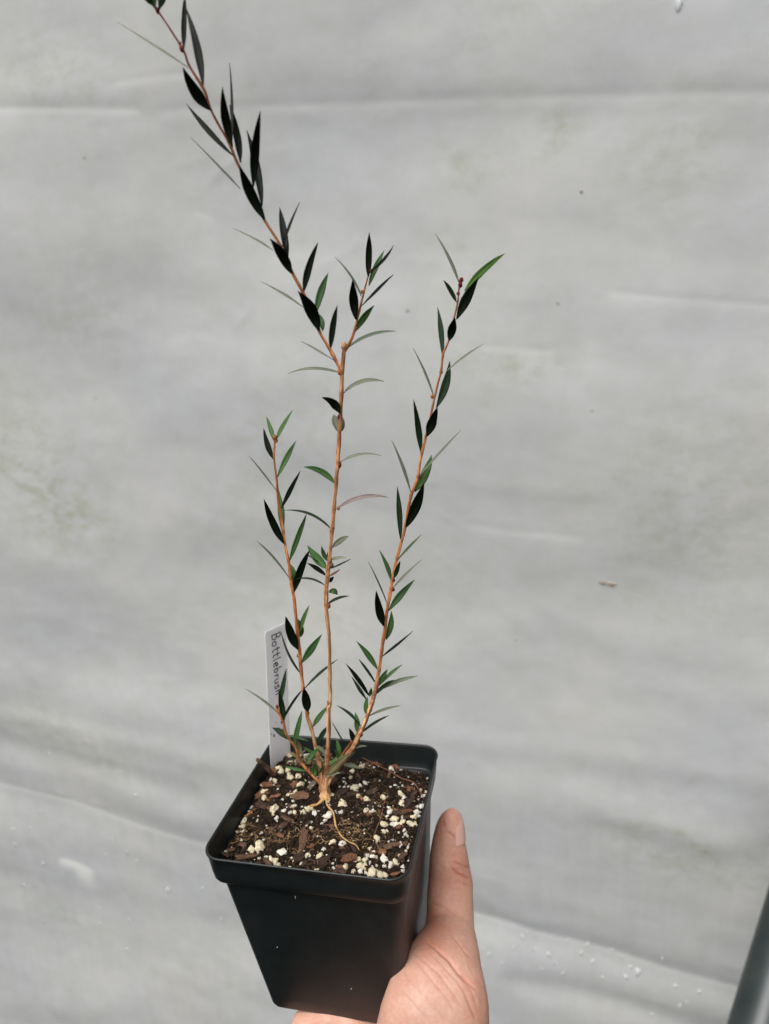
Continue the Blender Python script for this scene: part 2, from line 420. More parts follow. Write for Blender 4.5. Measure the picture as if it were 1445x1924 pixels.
for k in range(60):        # small creases and pinches all over
    u0, v0 = rng.uniform(-62, 60), rng.uniform(-74, 80)
    L = rng.uniform(2, 9); an = rng.normal(0.0, 0.35) - 0.05
    q = [(u0, v0), (u0 + L * math.cos(an) / 2, v0 + L * math.sin(an) / 2 + rng.normal(0, .4)), (u0 + L * math.cos(an), v0 + L * math.sin(an))]
    Q = np.array(q); best = np.full(gu.shape, 1e9); tt = np.zeros(gu.shape)
    for i in range(2):
        a, b = Q[i], Q[i + 1]; ab = b - a
        t = np.clip(((gu - a[0]) * ab[0] + (gv - a[1]) * ab[1]) / (ab @ ab), 0, 1)
        d = np.hypot(gu - a[0] - t * ab[0], gv - a[1] - t * ab[1]); m = d < best; best[m] = d[m]; tt[m] = (i + t[m]) / 2
    H += rng.uniform(0.02, 0.06) * np.exp(-(best / rng.uniform(0.36, 0.7)) ** 2) * np.sin(np.pi * np.clip(tt, 0.02, 0.98))
P3 = SHO[None, None, :] + gu[..., None] * A + gv[..., None] * Bv + H[..., None] * NRM
nr, nc = gu.shape
idx = np.arange(nr * nc).reshape(nr, nc)
quads = np.stack([idx[:-1, :-1], idx[:-1, 1:], idx[1:, 1:], idx[1:, :-1]], -1).reshape(-1, 4)
sheet = obj('plastic_sheet', P3.reshape(-1, 3), quads, FILM, origin=SHO)
tag(sheet, 'large milky translucent plastic sheet hanging in soft folds behind the seedling', 'plastic sheet')
def gauss_px(px, py, ru, rv, rot=0.0):
    c = sheet_uv(px, py); x = gu - c[0]; y = gv - c[1]
    x2 = x * math.cos(rot) + y * math.sin(rot); y2 = -x * math.sin(rot) + y * math.cos(rot)
    return np.exp(-((x2 / ru) ** 2 + (y2 / rv) ** 2))
alg = 1.15 * (0.8 * gauss_px(110, 950, 9, 6, -.4) + 0.5 * gauss_px(40, 830, 7, 5) + 0.55 * gauss_px(970, 690, 7, 2.0, .1) + 0.4 * gauss_px(140, 600, 8, 7) \
    + 0.35 * gauss_px(1260, 300, 6, 8) + 0.35 * gauss_px(870, 310, 3, 3) + 0.7 * gauss_px(1280, 1590, 12, 4, -.15) + 0.45 * gauss_px(150, 1400, 12, 5, -.2) \
    + 0.45 * gauss_px(860, 465, 1.6, .6) + 0.6 * gauss_px(1050, 250, 2, 3) + .5 * gauss_px(100, 130, 7, 5) + .5 * gauss_px(80, 1700, 10, 2.5, -.2) \
    + .35 * gauss_px(520, 850, 9, 9) + .3 * gauss_px(1330, 1000, 10, 12))
vmask = 1 / (1 + np.exp((gv - sheet_uv(300, 1330)[1]) / 3.0))
c0 = sheet_uv(145, 1635); du = (gu - c0[0]) / 4.4; dv = (gv - c0[1] + 0.12 * (gu - c0[0])) / 1.5
patch = 1.0 / (1 + np.exp(((du ** 2 + dv ** 2 + 0.25 * np.sin(gu * 2.1) * np.sin(gv * 3) * 0) - 1) / 0.10))
ca = sheet.data.color_attributes.new('dirt_and_light', 'FLOAT_COLOR', 'POINT')
cols = np.stack([np.clip(alg, 0, 1), vmask * 0.4, np.maximum(patch, WHITE), np.ones_like(alg)], -1).reshape(-1)
ca.data.foreach_set('color', cols.astype(np.float32))
def sheet_point(px, py, off=0.0):
    u, v = sheet_uv(px, py)
    j = int(np.clip(np.searchsorted(UU, u), 0, nc - 1)); i = int(np.clip(np.searchsorted(VV, v), 0, nr - 1))
    return P3[i, j] + NRM * off
# water drops on the sheet
drop_px = [(1268, 12, 9), (903, 1790, 5), (915, 1801, 6), (940, 1812, 5), (978, 1770, 6), (962, 1785, 5), (1000, 1790, 5), (1010, 1775, 4), (1030, 1800, 7), (1042, 1812, 5),
           (1062, 1778, 6), (1088, 1800, 8), (1100, 1785, 6), (1112, 1812, 6), (1150, 1795, 5), (1167, 1806, 4), (1180, 1822, 5), (1195, 1830, 12), (1175, 1836, 7), (1267, 1852, 6),
           (1312, 1862, 7), (1275, 1888, 6), (1285, 1878, 4), (1222, 1910, 6), (90, 1418, 4), (70, 1530, 6), (24, 1562, 6), (38, 1555, 5), (4, 1582, 6), (230, 1450, 5),
           (258, 1488, 6), (205, 1580, 5), (235, 1603, 7), (198, 1610, 5), (298, 1582, 5), (312, 1675, 9), (378, 1673, 6), (16, 1676, 6), (63, 1740, 6), (182, 1735, 5),
           (237, 1736, 5), (235, 1796, 6), (412, 1733, 5), (180, 1746, 5), (78, 1641, 6), (252, 1620, 5), (1055, 1830, 5), (1130, 1838, 5), (1240, 1800, 4), (1015, 1822, 4)]
bm = bmesh.new(); bmesh.ops.create_icosphere(bm, subdivisions=3, radius=1.0)
me_drop = bpy.data.meshes.new('water_drop')
for v in bm.verts:
    v.co.z *= 0.5; v.co.x *= .75; v.co.y *= 1.5 - 0.35 * v.co.y; v.co *= S
bm.to_mesh(me_drop); bm.free(); me_drop.materials.append(WATER)
me_drop.polygons.foreach_set('use_smooth', [True] * len(me_drop.polygons))
Rs = Matrix((Vector(A), Vector(Bv), Vector(np.cross(A, Bv)))).transposed()
for n, (px, py, s) in enumerate(drop_px):
    o = bpy.data.objects.new('water_drop', me_drop); COL.objects.link(o)
    P = sheet_point(px, py, 0.05); o.matrix_world = Matrix.Translation(Vector(P * S)) @ Rs.to_4x4() @ Matrix.Rotation(random.uniform(-.5, .5), 4, 'Z') @ Matrix.Scale(s / 13.5 / 1.6 * random.uniform(.9, 1.15), 4)
    if n == 0: tag(o, 'single bright water drop high on the sheet at the top right corner', 'water drop')
    else: tag(o, 'small shiny water drop clinging to the lower folds of the plastic sheet', 'water drop', 'water drops on the lower folds')

# ------------------------------------------------------------------ pole at the lower right
p1 = at_depth(1448 + 52, 1680, 80.0); p2 = at_depth(1368 + 62, 1924, 74.0)
ax = (p2 - p1) / np.linalg.norm(p2 - p1)
pole = empty('metal_pole', p2 + ax * 40)
V, F = tube([p1 - ax * 30 + (p2 - p1) * 0, p1, (p1 + p2) / 2, p2, p2 + ax * 40], [2.9, 2.9, 2.9, 2.9, 2.9], 48)
obj('shaft', V, F, POLE, pole, p2 + ax * 40)
V, F = tube([p1 - ax * 33, p1 - ax * 32.8, p1 - ax * 30.2, p1 - ax * 30], [2.6, 3.1, 3.1, 2.95], 48)
obj('end_cap', V, F, POLE, pole, p2 + ax * 40)
tag(pole, 'dark green metal pole leaning at the lower right corner of the picture', 'pole')

# ------------------------------------------------------------------ the pot
def rsq(h, r, z, n=10, c=0.0):
    pts = []; cx = cy = c
    for q, (sx_, sy2) in enumerate(((1, -1), (1, 1), (-1, 1), (-1, -1))):
        for k in range(n + 1):
            th = math.radians(-90 + 90 * q + 90 * k / n)
            pts.append((cx + sx_ * (h - r) + r * math.cos(th), cy + sy2 * (h - r) + r * math.sin(th), z))
    return pts
def loft(rings, close_last=False, close_first=False):
    V = []; F = []; n = len(rings[0])
    for rg in rings: V += rg
    for i in range(len(rings) - 1):
        for k in range(n):
            k2 = (k + 1) % n
            F.append((i * n + k, i * n + k2, (i + 1) * n + k2, (i + 1) * n + k))
    if close_first: F.append(tuple(reversed(range(n))))
    if close_last: F.append(tuple((len(rings) - 1) * n + k for k in range(n)))
    return V, F
HB, HZ = 3.34, -9.88                        # half width and height of the foot
def body_c(z): return 0.04 + 0.27 * (z + 1.3) / (HZ + 1.3)
def body_half(z): return 4.10 + (HB - 4.10) * (z + 1.3) / (HZ + 1.3)
pot_o = (0, 0, HZ)
pot = empty('flower_pot', pot_o)
tag(pot, 'square dark green plastic nursery pot held in the hand, tapering towards its foot', 'pot')
# rim: skirt outside, rolled lip, inner wall down to the ledge
rr = [rsq(4.10, .62, -1.36), rsq(4.22, .70, -1.42), rsq(4.31, .76, -1.40), rsq(4.35, .78, -1.33), rsq(4.39, .80, -1.0), rsq(4.44, .82, -0.5), rsq(4.47, .84, -0.16),
      rsq(4.50, .86, -0.11), rsq(4.525, .88, -0.06), rsq(4.52, .88, -0.01), rsq(4.495, .86, 0.015), rsq(4.455, .83, 0.015), rsq(4.425, .80, -0.01), rsq(4.405, .79, -.06), rsq(4.39, .78, -0.2),
      rsq(4.30, .76, -0.8), rsq(4.26, .74, -1.22), rsq(4.22, .72, -1.27), rsq(4.12, .68, -1.29), rsq(4.06, .66, -1.29)]
V, F = loft(rr); obj('rim', V, F, POT, pot, pot_o)
zs = np.linspace(-1.38, HZ + .25, 14)
bc = body_c(HZ)
rb = [rsq(4.11, .6, -1.30, c=.03), rsq(body_half(-1.38), .6, -1.38, c=.04)] + [rsq(body_half(z), .6 - .1 * i / 14, z, c=body_c(z)) for i, z in enumerate(zs)][1:]
rb += [rsq(HB - .02, .5, HZ + .12, c=bc), rsq(HB - .08, .47, HZ + .03, c=bc), rsq(HB - .2, .42, HZ, c=bc), rsq(HB - .8, .3, HZ, c=bc), rsq(HB - .85, .3, HZ + .1, c=bc), rsq(0.6, .3, HZ + .1, c=bc)]
inner = [rsq(0.6, .3, HZ + .2, c=bc), rsq(HB - .3, .4, HZ + .2, c=bc), rsq(HB - .14, .45, HZ + .35, c=bc), rsq(body_half(-5) - .1, .5, -5, c=body_c(-5)), rsq(body_half(-1.5) - .1, .55, -1.5, c=.04), rsq(4.02, .56, -1.34, c=.03), rsq(4.06, .58, -1.29, c=.03), rsq(4.10, .64, -1.285, c=.02)]
V, F = loft(rb + inner); obj('body', V, F, POT, pot, pot_o)
# pale scuffs on the front face
MARK = simple('scuff', (0.25, 0.26, 0.25), (0.4, 0.4, 0.38), 900, 0.8, 0.2)
for px, py, w, h in ((555, 1686, 1.4, 6), (521, 1780, 1.6, 3), (660, 1858, 1.6, 3.5)):
    a = at_axis(px, py, 1, -body_half(-3)); a[1] = body_c(a[2]) - body_half(a[2]) - 0.01
    a = at_axis(px, py, 1, a[1]); s = 1 / 43.0
    tilt = random.uniform(-.3, .5)
    V = []; 
    for k in range(8):
        th = k * math.pi / 4; x = math.cos(th) * w * s / 1.6; z = math.sin(th) * h * s / 1.6
        V.append((a[0] + x + z * tilt, a[1] - (a[2] - (a[2] + z)) * .118 * 0, a[2] + z))
    for k in range(8): V.append((V[k][0], V[k][1] - .012, V[k][2]))
    F = [tuple(range(8, 16))] + [(k, (k + 1) % 8, 8 + (k + 1) % 8, 8 + k) for k in range(8)]
    obj('scuff_mark', V, F, MARK, pot, pot_o)

# ------------------------------------------------------------------ potting mix
def fbm(x, y, z=0.0, o=4):
    s = 0; a = 1
    for k in range(o):
        s += a * noise.noise(Vector((x, y, z + k * 7.3))); x *= 2.05; y *= 2.05; a *= .52
    return s
def soil_h(x, y, fine=True):
    h = -0.98 + 0.16 * math.exp(-((x + 2.4) ** 2 + (y - 1.8) ** 2) / 5) - 0.45 * math.exp(-((x - 3.6) ** 2 + (y - 3.6) ** 2) / 1.6) \
        - 0.16 * math.exp(-((x - 2.6) ** 2 + (y + .4) ** 2) / .5) + 0.30 * math.exp(-((x + .9) ** 2 + (y - 3.4) ** 2) / 1.2) + .1 * math.exp(-((x + .9) ** 2 + (y - 1.4) ** 2) / .3)
    e = max(abs(x), abs(y)); h -= 0.10 * max(0, (e - 3.7)) / .5
    if x < -3 and y < -3.2: h -= .25 * min(1, (-3 - x) * 1.2) 
    h += 0.11 * fbm(x * .9, y * .9, 3.1, 3)
    if fine: h += 0.085 * fbm(x * 4.2, y * 4.2, 9.0, 4)
    return h
n = 230; hv = 4.22
gx = np.linspace(-hv, hv, n); V = []; F = []
for j in range(n):
    for i in range(n):
        x, y = gx[i], gx[j]
        d = math.hypot(max(abs(x) - 3.5, 0), max(abs(y) - 3.5, 0))
        if abs(x) > 3.5 and abs(y) > 3.5 and d > 0.72:
            x = math.copysign(3.5 + (abs(x) - 3.5) * .72 / d, x); y = math.copysign(3.5 + (abs(y) - 3.5) * .72 / d, y)
        V.append((x, y, soil_h(x, y)))
for j in range(n - 1):
    for i in range(n - 1):
        a = j * n + i; F.append((a, a + 1, a + n + 1, a + n))
ctr = (0, 0, -1.0)
soil = obj('potting_soil', V, F, SOIL, origin=ctr)
tag(soil, 'dark damp potting soil filling the square pot', 'soil', kind='stuff')

def blob(seed, sub=2, amp=0.35, sc=(1, 1, 1), freq=1.3):
    bm = bmesh.new(); bmesh.ops.create_icosphere(bm, subdivisions=sub, radius=1.0)
    V = []; 
    for v in bm.verts:
        c = v.co.copy(); r = 1 + amp * noise.noise(c * freq + Vector((seed * 3.1, seed, 0))) + amp * .35 * noise.noise(c * 3.3 + Vector((seed, 0, 5)))
        c = c * r; V.append((c.x * sc[0], c.y * sc[1], c.z * sc[2]))
    F = [tuple(v.index for v in f.verts) for f in bm.faces]; bm.free(); return np.array(V), F
def rnd_rot():
    q = Matrix.Rotation(random.uniform(0, 6.28), 3, 'Z') @ Matrix.Rotation(random.uniform(0, 3.1), 3, 'X') @ Matrix.Rotation(random.uniform(0, 6.28), 3, 'Z')
    return np.array(q)
def in_pot():
    while True:
        x, y = random.uniform(-4.1, 4.1), random.uniform(-4.1, 4.1)
        if math.hypot(max(abs(x) - 3.5, 0), max(abs(y) - 3.5, 0)) < 0.6 or min(abs(x), abs(y)) < 3.5: return x, y
# crumbs
octs = [blob(s, 1, .5, (1, .8, .6), 1.7) for s in range(6)]
mb = MB()
for k in range(8500):
    x, y = in_pot(); s = random.choice((.018, .025, .035, .05, .07)) * random.uniform(.7, 1.3)
    V, F = random.choice(octs); V = (V * s * np.array([random.uniform(.7, 2.0), 1, 1])) @ rnd_rot().T + np.array([x, y, soil_h(x, y) + s * .35]); mb.add(V, F)
o = obj('soil_crumbs', mb.V, mb.F, CRUMB, origin=ctr, smooth=False); tag(o, 'loose dark crumbs of compost over the potting soil', 'soil', kind='stuff')
mb = MB()
for k in range(1500):
    x, y = in_pot(); s = random.uniform(.025, .07)
    V, F = random.choice(octs); V = (V * s * np.array([random.uniform(1, 3.2), .7, .4])) @ rnd_rot().T + np.array([x, y, soil_h(x, y) + s * .3]); mb.add(V, F)
o = obj('bark_crumbs', mb.V, mb.F, CHIPS[0], origin=ctr, smooth=False); tag(o, 'small brown bark crumbs and splinters mixed through the soil', 'soil', kind='stuff')
# fine perlite
mb = MB()
for k in range(620):
    x, y = in_pot(); s = .012 + .04 * random.random() ** 2
    if noise.noise(Vector((x * 1.1, y * 1.1, 2))) < 0.0 and random.random() < .75: continue
    V, F = random.choice(octs); V = (V * s) @ rnd_rot().T + np.array([x, y, soil_h(x, y) + s * .6]); mb.add(V, F)
o = obj('perlite_grit', mb.V, mb.F, PERL, origin=ctr); tag(o, 'fine white perlite grit scattered through the potting soil', 'perlite', kind='stuff')

def soil_at(px, py):
    z = -1.0
    for _ in range(6):
        P = at_axis(px, py, 2, z); z = .5 * z + .5 * soil_h(P[0], P[1], False)
    P = at_axis(px, py, 2, z); return P
Z8 = lambda x, y: (450 + x / 3.6125, 1350 + y / 3.6125)
perl = [(165,505,48),(168,545,50),(145,460,35),(400,400,50),(350,410,45),(415,450,50),(262,345,50),(285,365,45),(240,430,45),(215,425,35),(300,625,35),(235,625,60),(255,680,35),(228,660,22),(370,600,40),(345,640,35),(375,640,30),
(430,640,50),(475,620,60),(510,645,40),(700,580,60),(608,662,55),(585,695,35),(690,645,35),(655,630,25),(485,750,30),(455,740,22),(700,855,50),(632,842,48),(140,880,75),(80,895,45),(290,920,60),(220,965,60),(248,985,45),(185,945,35),(135,955,25),(265,1000,45),
(460,935,45),(545,945,45),(525,1040,45),(575,890,30),(720,1010,40),(800,965,45),(815,1005,55),(850,1012,50),(865,940,40),(900,940,35),(930,940,30),(850,960,40),(880,985,35),(985,960,55),(1030,1000,55),(1062,980,45),(985,1005,30),(900,1058,75),(945,1065,60),(985,1070,50),
(775,1045,35),(820,1045,35),(1110,1010,35),(1110,1040,30),(860,1055,30),(890,885,40),(935,820,42),(932,845,35),(1040,825,30),(1060,860,28),(1095,855,25),(1125,855,25),(1150,855,20),(1108,712,50),(1158,712,40),(1182,725,45),(1130,790,28),(1120,770,28),(1140,800,25),
(980,725,45),(980,770,30),(1050,690,50),(1065,720,45),(1035,720,38),(1020,640,42),(1015,610,32),(1005,670,35),(1102,575,50),(1095,520,42),(1118,545,40),(1112,600,30),(975,540,45),(910,635,30),(865,555,45),(860,620,40),(805,530,40),(780,475,50),(810,455,40),(795,500,30),(855,440,35),
(762,365,42),(755,400,30),(830,330,48),(1030,345,40),(1205,640,42),(1185,675,45),(1215,665,28),(1235,600,35),(1222,490,30),(1265,505,32),(1250,530,30),(10,705,50),(20,735,35),(40,610,30),(20,770,28),(15,830,25),(715,440,28),(710,410,22),(630,520,32),(475,435,35),
(495,465,25),(380,510,35),(332,525,30),(355,515,25),(330,355,45),(335,380,35),(390,300,35),(340,290,32),(505,295,30),(580,290,35),(625,300,35),(430,165,55),(415,140,50),(480,230,40),(450,130,50),(500,160,40),(350,300,30),(395,230,26),(148,770,22),(190,740,18),(35,870,22),
(-128,915,32),(-58,775,22),(-45,740,24),(0,705,40),(30,760,20),(-60,700,28),(365,560,24),(290,555,22),(120,690,20),(560,715,20),(650,965,22),(345,1020,20),(300,1010,22),(1130,905,22),(1085,930,24),(735,470,22),(1180,560,26),(1205,600,28),(900,600,24),(765,640,20),(1060,640,24)]
pm = []
for s in range(9):
    V, F = blob(s + 20, 3, .62, (1.1 + .12 * (s % 3), .86, .70), 1.6)
    for mt in (PERL, PERL_Y):
        me = mesh_from('perlite_lump', V, F); me.materials.append(mt); pm.append(me)
def put_perlite(P, s, yellow, label, group='white perlite lumps in the potting soil'):
    me = pm[random.randrange(9) * 2 + (1 if yellow else 0)]
    o = bpy.data.objects.new('perlite_lump', me); COL.objects.link(o)
    o.location = Vector(P * S); o.rotation_euler = (random.uniform(-.5, .5), random.uniform(-.5, .5), random.uniform(0, 6.28))
    k = s * random.uniform(.9, 1.1); o.scale = (k, k, k)
    tag(o, label, 'perlite', group); return o
for (x, y, d) in perl:
    P = soil_at(*Z8(x, y)); dep = depth_of(P); r = d / 3.6125 / 2 * dep / FPX * .93
    yel = d > 44 and random.random() < .75 or random.random() < .38
    if max(abs(P[0]), abs(P[1])) > 4.22 - r: P[0] = max(-4.2 + r, min(4.2 - r, P[0])); P[1] = max(-4.2 + r, min(4.2 - r, P[1]))
    P[2] = soil_h(P[0], P[1]) + r * .18
    if yel: put_perlite(P, r, True, 'cream yellow rounded perlite lump on the dark soil', 'cream yellow perlite lumps')
    else: put_perlite(P, r, False, 'white rounded perlite lump on the dark soil')
for k in range(130):
    x, y = in_pot(); r = random.uniform(.035, .075)
    put_perlite(np.array([x, y, soil_h(x, y) + r * .4]), r, False, 'tiny white perlite lump on the dark soil', 'tiny perlite lumps in the potting soil')

# bark chips
def chip_mesh(seed, L, W, T):
    nn = 14; V = []; F = []
    for k in range(nn):
        th = 2 * math.pi * k / nn
        r = 1 + .5 * noise.noise(Vector((math.cos(th) * 2.2 + seed, math.sin(th) * 2.2, seed))) + .16 * random.uniform(-1, 1)
        x = L / 2 * r * math.copysign(abs(math.cos(th)) ** .7, math.cos(th)); y = W / 2 * r * math.copysign(abs(math.sin(th)) ** .7, math.sin(th))
        V.append((x, y, T * (.5 + .5 * noise.noise(Vector((x * 2, y * 2, seed)))))); 
    top = [(x * .86, y * .82, z + T * .4) for x, y, z in V]; mid = [(0.25 * x, .25 * y, z * .3 + T * random.uniform(.9, 1.5)) for x, y, z in V]
    bot = [(x * .9, y * .9, -T) for x, y, z in V]
    R = [bot, V, top, mid]; VV_ = sum(R, [])
    for i in range(3):
        for k in range(nn): F.append((i * nn + k, i * nn + (k + 1) % nn, (i + 1) * nn + (k + 1) % nn, (i + 1) * nn + k))
    F.append(tuple(3 * nn + k for k in range(nn))); F.append(tuple(reversed(range(nn))))
    return VV_, F
def put_chip(px, py, L, W, ang, mi, label=None, lift=0.04, tilt=None, T=None, name='bark_chip'):
    """L, W in zoomed photo pixels, ang: direction on the picture (0 right, 90 up)"""
    P = soil_at(px, py); dep = depth_of(P); k = dep / FPX / 3.6125
    a = math.radians(ang); Q = soil_at(px + math.cos(a) * 8, py - math.sin(a) * 8); dr = Q - P
    real = np.linalg.norm(dr[:2]) / (8 * dep / FPX); yaw = math.atan2(dr[1], dr[0])
    Lc = L * k * max(1, real * .9); Wc = W * k
    V, F = chip_mesh(random.uniform(0, 99), Lc, Wc, T or random.uniform(.02, .05))
    me = mesh_from(name, V, F, False); me.materials.append(CHIPS[mi])
    o = bpy.data.objects.new(name, me); COL.objects.link(o)
    P[2] = soil_h(P[0], P[1]) + lift + .03
    m = 4.15 - min(Lc, 1.2) * .3; P[0] = max(-m, min(m, P[0])); P[1] = max(-m, min(m, P[1]))
    o.location = Vector(P * S); o.rotation_euler = (random.uniform(-.25, .25) if tilt is None else tilt[0], random.uniform(-.15, .15) if tilt is None else tilt[1], yaw)
    if label: tag(o, label, 'bark chip')
    else: tag(o, 'small brown bark chip lying in the potting soil', 'bark chip', 'small bark chips in the potting soil')
    return o
chips = [(430,840,200,62,82,0,'long upright brown bark chip, largest one near the front of the pot'),(415,535,120,75,10,0,'broad grey-brown bark chip just left of the stem base'),(492,468,85,42,50,2,'pale grey bark flake leaning left of the stem base'),
(378,450,75,45,40,1,'reddish bark chip between white perlite at the left of the stems'),(198,455,75,50,0,1,'tan bark chip at the left edge of the soil'),(106,532,40,62,80,1,'short rust red bark chip near the left wall of the pot'),
(45,642,105,30,35,4,'bright orange sliver of bark at the far left of the soil'),(312,680,160,34,-30,0,'thin brown bark sliver slanting down left of the main root'),(50,950,140,52,12,0,'dark brown bark chip at the front left corner of the soil'),
(745,960,62,105,88,1,'rounded orange-brown bark chip at the front centre'),(970,918,60,46,0,1,'small round rust bark chip right of the root tip'),(680,1012,62,36,0,1,'pinkish bark chip touching the front rim'),(690,1045,90,40,-25,3,'dark bark piece against the front wall of the pot'),
(1150,632,115,50,18,1,'rust red bark chip near the right wall of the pot'),(1010,872,150,55,5,0,'flat brown bark chip at the right front of the soil'),(895,918,120,34,8,0,'brown bark splinter above the front perlite cluster'),(292,742,52,75,75,3,'standing brown bark splinter among fine roots on the left'),
(1140,590,120,28,42,3,'dark diagonal bark strip near the right wall'),(478,868,40,62,85,1,None),(700,930,75,28,50,3,None),(195,990,85,38,-30,0,None),(245,535,85,42,0,1,None),(640,740,30,72,85,1,None),(155,600,100,70,0,3,None),(1088,738,60,34,10,1,None),(1150,478,90,55,-20,1,None),
(560,985,110,80,10,3,None),(1185,520,60,40,40,3,None),(770,520,90,50,10,3,None),(1080,640,60,60,30,3,None),(330,595,60,40,20,3,None),(225,375,80,45,-10,1,None),(900,505,80,40,15,3,None),(870,720,60,40,0,3,None),(700,505,80,50,20,3,None),(640,430,70,50,60,3,None),
(880,245,90,60,-30,0,None),(950,300,70,40,-20,1,None),(1060,330,60,50,10,1,None),(700,300,60,40,30,3,None),(400,960,90,60,20,3,None),(1110,940,80,50,60,0,None),(1060,1065,70,26,5,1,None),(520,800,50,28,30,0,None),(-60,640,60,40,20,3,None),(-55,900,70,40,15,0,None),(20,860,60,36,-20,0,None)]
for x, y, L, W, an, mi, lb in chips: put_chip(*Z8(x, y), L, W, an, mi, lb)
for k in range(60):
    x, y = in_pot(); P = np.array([x, y, -1]); d = P - CAM; t = d @ FWD
    put_chip(722.5 + FPX * (d @ RGT) / t, 962 - FPX * (d @ UPV) / t, random.uniform(35, 80), random.uniform(18, 42), random.uniform(-80, 80), random.choice((0, 3, 3, 3, 1)), None, 0.0)
# twig resting on the left wall
a = soil_at(*Z8(240, 400)); b = at_axis(*Z8(118, 278), 0, -4.25); a[2] += .12
tw = smooth_path([a, (a + b) / 2 + np.array([0, 0, .04]), b], 12); V, F = tube(tw, np.linspace(.13, .085, 12), 9, jit=.8)
o = obj('bark_splinter', V, F, CHIPS[0], origin=a); tag(o, 'long brown bark splinter propped against the left wall beside the white tag', 'bark splinter')

# ------------------------------------------------------------------ the plant
BASE = soil_at(606, 1492)
def stem_pts(pl, y0, k, zref=-1.0, curve=0.0):
    """photo polyline on the upright plane y = y0 + k (z - zref)"""
    out = []
    for px, py in pl:
        P = at_axis(px, py, 1, y0)
        for _ in range(8):
            dz = P[2] - zref; P = at_axis(px, py, 1, y0 + k * dz + curve * dz * dz)
        out.append(P)
    return np.array(out)
shrub = empty('young_shrub', BASE)
tag(shrub, 'young narrow-leaved shrub with several thin upright orange-brown stems rooted in the pot', 'plant')
TAN, ORG, RED = np.array(tolin((208, 164, 122))), np.array(tolin((206, 136, 84))), np.array(tolin((112, 44, 40)))
def add_tint(me, cols):
    ca = me.color_attributes.new('tint', 'FLOAT_COLOR', 'POINT')
    ca.data.foreach_set('color', np.c_[cols, np.ones(len(cols))].astype(np.float32).reshape(-1))
class Stem:
    def __init__(s, name, pl, y0, k, w, cols, curve=0.0, first=None, parent=shrub):
        pts = stem_pts(pl, y0, k, curve=curve)
        if first is not None: pts = np.vstack([first, pts])
        s.nodes = []; n = max(30, int(len(pts) * 12)); s.path = smooth_path(pts, n)
        pix = []
        for P in s.path:
            d = P - CAM; t = d @ FWD; pix.append((722.5 + FPX * (d @ RGT) / t, 962 - FPX * (d @ UPV) / t))
        s.pix = np.array(pix)
        ws = np.interp(np.linspace(0, 1, n), np.linspace(0, 1, len(w)), w)
        R = np.array([0.80 * ws[i] / 2 * depth_of(s.path[i]) / FPX for i in range(n)])
        s.R = R
        for q in range(4, n - 2, 17): R[q] *= 1.18
        V, F = tube(s.path, R, 12, jit=.35, seed=len(pl))
        s.obj = obj(name, V, F, BARK, parent, BASE)
        cc = np.array([[np.interp(t, np.linspace(0, 1, len(cols)), [c[j] for c in cols]) for j in range(3)] for t in np.linspace(0, 1, n)])
        s.cc = cc
    def paint(s):
        """bark: long pale and rusty flakes, and a dark red scar at each leaf base"""
        n = len(s.path); out = np.zeros((n, 12, 3)); scar = np.zeros(n); arc = np.r_[0, np.cumsum(np.linalg.norm(np.diff(s.path, axis=0), axis=1))]
        for q in s.nodes: scar = np.maximum(scar, np.exp(-((arc - arc[q] - .02) / .10) ** 2))
        rust = np.array([0.22, 0.07, 0.028])
        for i in range(n):
            for k in range(12):
                th = k * math.pi / 6; x, y = math.cos(th) * 1.1, math.sin(th) * 1.1
                a = noise.noise(Vector((x, y, arc[i] * .8 + s.pix[0][0]))) + .6 * noise.noise(Vector((x * 2.4, y * 2.4, arc[i] * 2.6)))
                b = noise.noise(Vector((x * 2.2 + 9, y * 2.2, arc[i] * .55)))
                c = s.cc[i] * (1.06 + 1.2 * b)
                m = min(1, max(0, (a - .02) * 4.5)) * .72; m = max(m, scar[i] * .8)
                out[i, k] = c * (1 - m) + rust * m * (s.cc[i][0] / .5)
        add_tint(s.obj.data, out.reshape(-1, 3))
    def near(s, px, py):
        i = int(np.argmin(np.hypot(s.pix[:, 0] - px, s.pix[:, 1] - py))); return i, s.path[i]
y0 = BASE[1]
S1 = Stem('stem', [(608,1500),(611,1465),(615,1430),(617,1380),(618,1330),(620.5,1318),(619.5,1250),(618,1190),(612.5,1140),(614.5,1090),(622,1020),(632,900),(637,830),(641,760),(643.5,690),(647,650)], y0, .0,
          [12,11.5,11,10.5,10.5,10,9.5,9,10,10.5,10,10,10,10,10.5,10.5], [TAN * .95, TAN, TAN, TAN, ORG * .6 + TAN * .4, TAN])
S1L = Stem('stem', [(641,696),(637.5,690),(618,652.6),(599,620),(571,553),(549,512),(530.5,468),(496,412),(482,380),(446,306),(430,268),(399,212),(384,170),(356,124),(346,97),(324.6,62),(306,34),(293,16),(275,-6),(262,-30)], y0, -.10,
          [9,8,7.5,7.5,7,7,7,6.5,6.5,6.5,6,6,6,5.5,4.5,4,5,6,5], [ORG, ORG * .8, ORG * .6 + RED * .1, ORG * .3 + RED * .5, RED, RED], curve=0.0)
S1R = Stem('stem', [(646,662),(650.7,655),(665,624.6),(680,565),(691,522),(697,508)], y0, .0, [7,6.5,6,5,4,3.5], [ORG, ORG * .85, ORG * .7])
